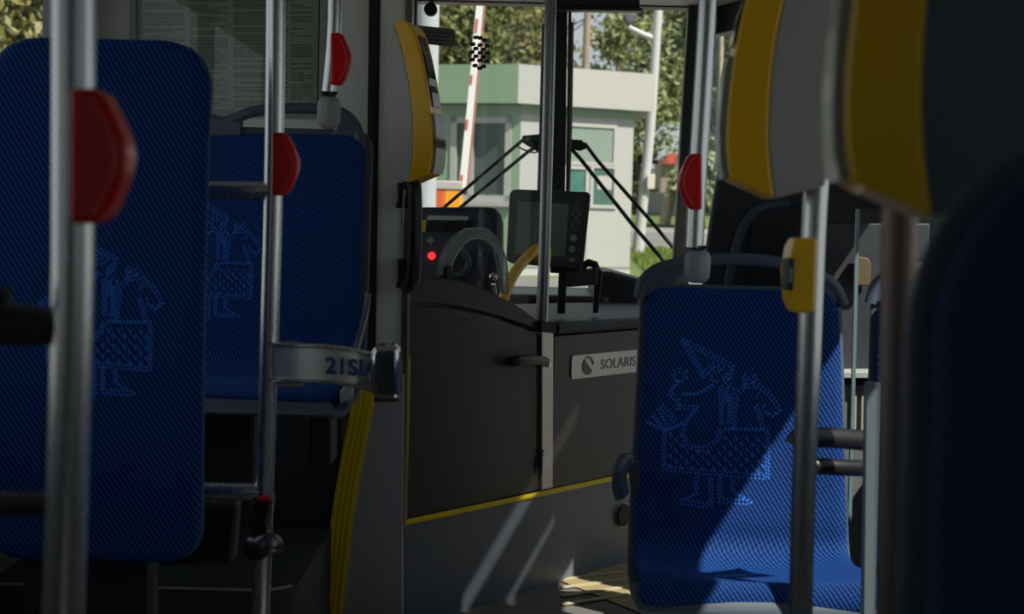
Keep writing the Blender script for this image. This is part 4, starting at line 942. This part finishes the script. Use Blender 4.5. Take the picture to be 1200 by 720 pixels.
bm = nb(); tube(bm, [b_+Vector((bw*.9, -.004, 0)) for b_ in bl], .006, 6); build('red_edge', bm, mat('boom_red_edge', (.55, .18, .12), .5), br)
bm = nb(); tube(bm, [Vector((P(500, 200, 10).x, 10, -.36)), Vector((P(500, 0, 10).x, 10, 5.5))], .078, 24)
mark(build('concrete_post', bm, mat('grey_concrete', (.42, .45, .47), .8, noise=.15, nscale=25, bump=.4)), 'pale grey concrete post beside the orange barrier housing', 'post')

# street lamp
Ls = 24.6; zg = .735-.07
lp = empty('street_lamp', Vector((P(747, 300, Ls).x, Ls, zg)), 'tall pale grey street lamp post right of the kiosk', 'street lamp')
bm = nb(); tube(bm, [Vector((P(747, 300, Ls).x, Ls, zg)), P(752, 250, Ls), P(762, 150, Ls), P(771, 20, Ls), P(776, -60, Ls)], [.11, .09, .085, .075, .07], 16); build('post', bm, mat('lamp_post_grey', (.5, .5, .5), .6), lp)
bm = nb(); tube(bm, [P(769, 46, Ls), P(755, 41, Ls), P(737, 32, Ls)], [.05, .05, .04], 12); build('arm', bm, mat('lamp_arm_grey', (.55, .55, .55), .6), lp)
bm = prism(nb(), [P(x, y, Ls) for x, y in ((730, 18), (733, 14), (745, 14), (747, 18), (742, 28), (735, 28))], (0, .3, 0)); build('lamp_head', bm, mat('lamp_head_dark', (.1, .1, .11), .5), lp, bevel=.03)
bm = nb(); box(bm, (P(764, 0, Ls).x, Ls-.15, P(764, 222, Ls).z), (P(773, 0, Ls).x, Ls-.1, P(764, 205, Ls).z)); mark(build('white_sign_box', bm, mat('sign_cream', (.7, .66, .56), .6), bevel=.01), 'small cream rectangular sign fixed on the street lamp post', 'sign')
Du = 34
up_ = empty('utility_pole', Vector((P(686, 100, Du).x, Du, .9)), 'brown wooden utility pole rising behind the kiosk roof', 'utility pole')
bm = nb(); tube(bm, [Vector((P(686, 100, Du).x, Du, .9)), P(686, 80, Du), P(690, -20, Du)], [.10, .09, .08], 14); build('shaft', bm, mat('weathered_wood', (.3, .24, .18), .9, noise=.3, nscale=8), up_)
for a, b in (((689, 20), (600, 60)), ((689, 15), (800, -10)), ((689, 24), (640, 50))):
    bm = nb(); tube(bm, [P(*a, Du), P((a[0]+b[0])/2, (a[1]+b[1])/2+4, Du), P(*b, Du)], .015, 6); build('wire', bm, BLACK, up_)

# distant things seen past the lamp post: red-roofed shed, parked van
rs = empty('red_roofed_shed', Vector((P(790, 200, 58).x, 58, 2.2)), 'small shed with red roof half hidden behind the leaning trunk', 'shed')
bm = nb(); box(bm, (P(781, 0, 58).x, 58, 1.8), (P(803, 0, 58).x, 61, P(790, 192, 58).z)); build('shed_wall', bm, mat('shed_wall', (.3, .26, .22), .8), rs, smooth=False)
bm = prism(nb(), [P(x, y, 57.7) for x, y in ((779, 192), (784, 180), (800, 180), (806, 192))], (0, 3.4, 0)); build('shed_roof', bm, mat('red_roof', (.6, .09, .06), .7), rs, smooth=False)
FENCE = empty('low_wall', Vector((P(790, 235, 47).x, 47, 1.55)), 'low pale wall on the grassy bank behind the road', 'wall')
bm = nb(); box(bm, (P(745, 0, 47).x, 47, 1.5), (P(860, 0, 47).x, 47.2, P(790, 228, 47).z)); build('wall_body', bm, mat('wall_body_grey', (.42, .42, .42), .9), FENCE, smooth=False)
bm = nb(); box(bm, (P(745, 0, 47).x-.05, 46.95, P(790, 228, 47).z), (P(860, 0, 47).x+.05, 47.25, P(790, 226, 47).z)); build('wall_coping', bm, mat('coping', (.6, .58, .55), .9), FENCE, smooth=False)

# trees
GREENS = [leafmat('oak_leaves', [(0.041, 0.065, 0.014), (0.122, 0.158, 0.043), (0.231, 0.259, 0.086), (0.422, 0.432, 0.245)]),
          leafmat('autumn_leaves', [(0.061, 0.072, 0.022), (0.190, 0.202, 0.058), (0.340, 0.302, 0.094), (0.490, 0.461, 0.302)]),
          leafmat('pale_leaves', [(0.061, 0.094, 0.036), (0.170, 0.223, 0.094), (0.306, 0.346, 0.187), (0.510, 0.533, 0.396)])]
BARK = mat('tree_bark', (.14, .11, .085), .95, noise=.4, nscale=10, bump=.6); BARKP = mat('pale_bark', (.42, .36, .28), .9, noise=.3, nscale=8)
def tree(px, d, base, top, rad, n, m, label, cat='tree', trunk=None, bark=BARK, size=.135, name='tree', seed=0):
    rg = random.Random(seed+int(px)); bx_ = P(px, 200, d).x
    r = empty(name, Vector((bx_, d, base)), label, cat)
    H = top-base; bm = nb()
    tp = trunk or [Vector((bx_, d, base-.2)), Vector((bx_+rg.uniform(-.2, .2), d, base+H*.35)), Vector((bx_+rg.uniform(-.4, .4), d, base+H*.8))]
    tube(bm, tp, [.2, .15, .05], 10)
    if cat == 'tree':
        for i in range(7):
            a = rg.uniform(0, 6.28); z = base+H*rg.uniform(.3, .6); L = rad*rg.uniform(.5, .85)
            tube(bm, [Vector((tp[1].x, d, z)), Vector((tp[1].x+L*.5*math.cos(a), d+L*.5*math.sin(a), z+L*.35)), Vector((tp[1].x+L*math.cos(a), d+L*math.sin(a), z+L*.8))], [.07, .045, .015], 7)
    build('trunk', bm, bark, r)
    clumps = []
    for i in range(34 if cat == 'tree' else 14):
        while True:
            v = Vector((rg.uniform(-1, 1), rg.uniform(-1, 1), rg.uniform(-1, 1)))
            if .25 < v.length < 1: break
        lo = base+H*(.40 if 800 < px < 820 else .25 if cat == 'tree' else 0); cz = (lo+top)/2; hz = (top-lo)/2
        clumps.append((Vector((tp[-1].x+v.x*rad, d+v.y*rad, cz+v.z*hz)), rad*rg.uniform(.18, .34)))
    vs = []; fs = []
    for i in range(n):
        c, cr_ = rg.choice(clumps); v = Vector((rg.gauss(0, 1), rg.gauss(0, 1), rg.gauss(0, .8)))*cr_*.62; p = c+v
        a = Vector((rg.gauss(0, 1), rg.gauss(0, 1), rg.gauss(0, 1))).normalized(); b = a.orthogonal().normalized(); s_ = size*rg.uniform(.5, 1.25)
        k_ = len(vs); vs += [p-a*s_, p+b*s_*.5, p+a*s_, p-b*s_*.5]; fs.append((k_, k_+1, k_+2, k_+3))
    me = bpy.data.meshes.new('foliage'); me.from_pydata([v-r.location for v in vs], [], fs); me.materials.append(m)
    f = bpy.data.objects.new('foliage', me); C.objects.link(f); f.parent = r
    return r
tree(470, 44, 1.4, 10.5, 3.4, 12000, GREENS[0], 'green tree behind the concrete post at the left of the windscreen')
tree(535, 47, 1.6, 11.0, 3.0, 16000, GREENS[1], 'yellowing tree directly behind the raised barrier boom', seed=1)
tree(600, 45, 1.5, 10.5, 2.3, 14000, GREENS[1], 'yellowing tree behind the middle post of the windscreen', seed=2)
tree(716, 42, 1.3, 7.6, 2.0, 4200, GREENS[0], 'thin leafed tree with sky showing, between utility pole and street lamp', seed=3)
tree(812, 51, 1.7, 10.5, 2.7, 15000, GREENS[2], 'dense tree behind the street lamp and the black pillar', seed=4)
tree(868, 46, 1.6, 11.5, 2.6, 18000, GREENS[2], 'pale green tree seen right of the steel pole through door glass', seed=5)
tree(750, 47, 1.4, 4.6, .8, 4000, GREENS[0], 'low dark bush right beside the kiosk wall', 'bush', name='bush', seed=7)
tree(822, 40, 1.2, 3.4, .9, 5000, GREENS[2], 'small bush right of the leaning trunk', 'bush', name='bush', seed=8)
tree(868, 48, 1.7, 5.0, 1.8, 5000, GREENS[2], 'bush seen low through the door glass', 'bush', name='bush', seed=9)
lt = empty('leaning_tree', P(779, 260, 41), 'leaning pale trunk on the bank right of the street lamp', 'tree')
bm = nb(); tube(bm, smoothpts([P(779, 262, 41), P(783, 240, 41), P(790, 212, 41), P(799, 190, 41), P(815, 140, 41)], 4), .17, 12); build('trunk', bm, BARKP, lt)
bm = nb(); tube(bm, [P(840, 285, 30), P(843, 200, 30), P(845, 60, 30), P(846, -60, 30)], [.07, .06, .05, .04], 10); mark(build('birch_trunk', bm, BARKP), 'slender pale birch trunk seen through the door glass', 'tree')
tree(15, 26, .8, 9.5, 3.4, 14000, GREENS[0], 'tree outside the left side window in the upper left corner', seed=10, size=.13)
tree(-140, 24, .6, 9.0, 3.4, 6000, GREENS[1], 'tree further left outside the side window', seed=11, size=.14)
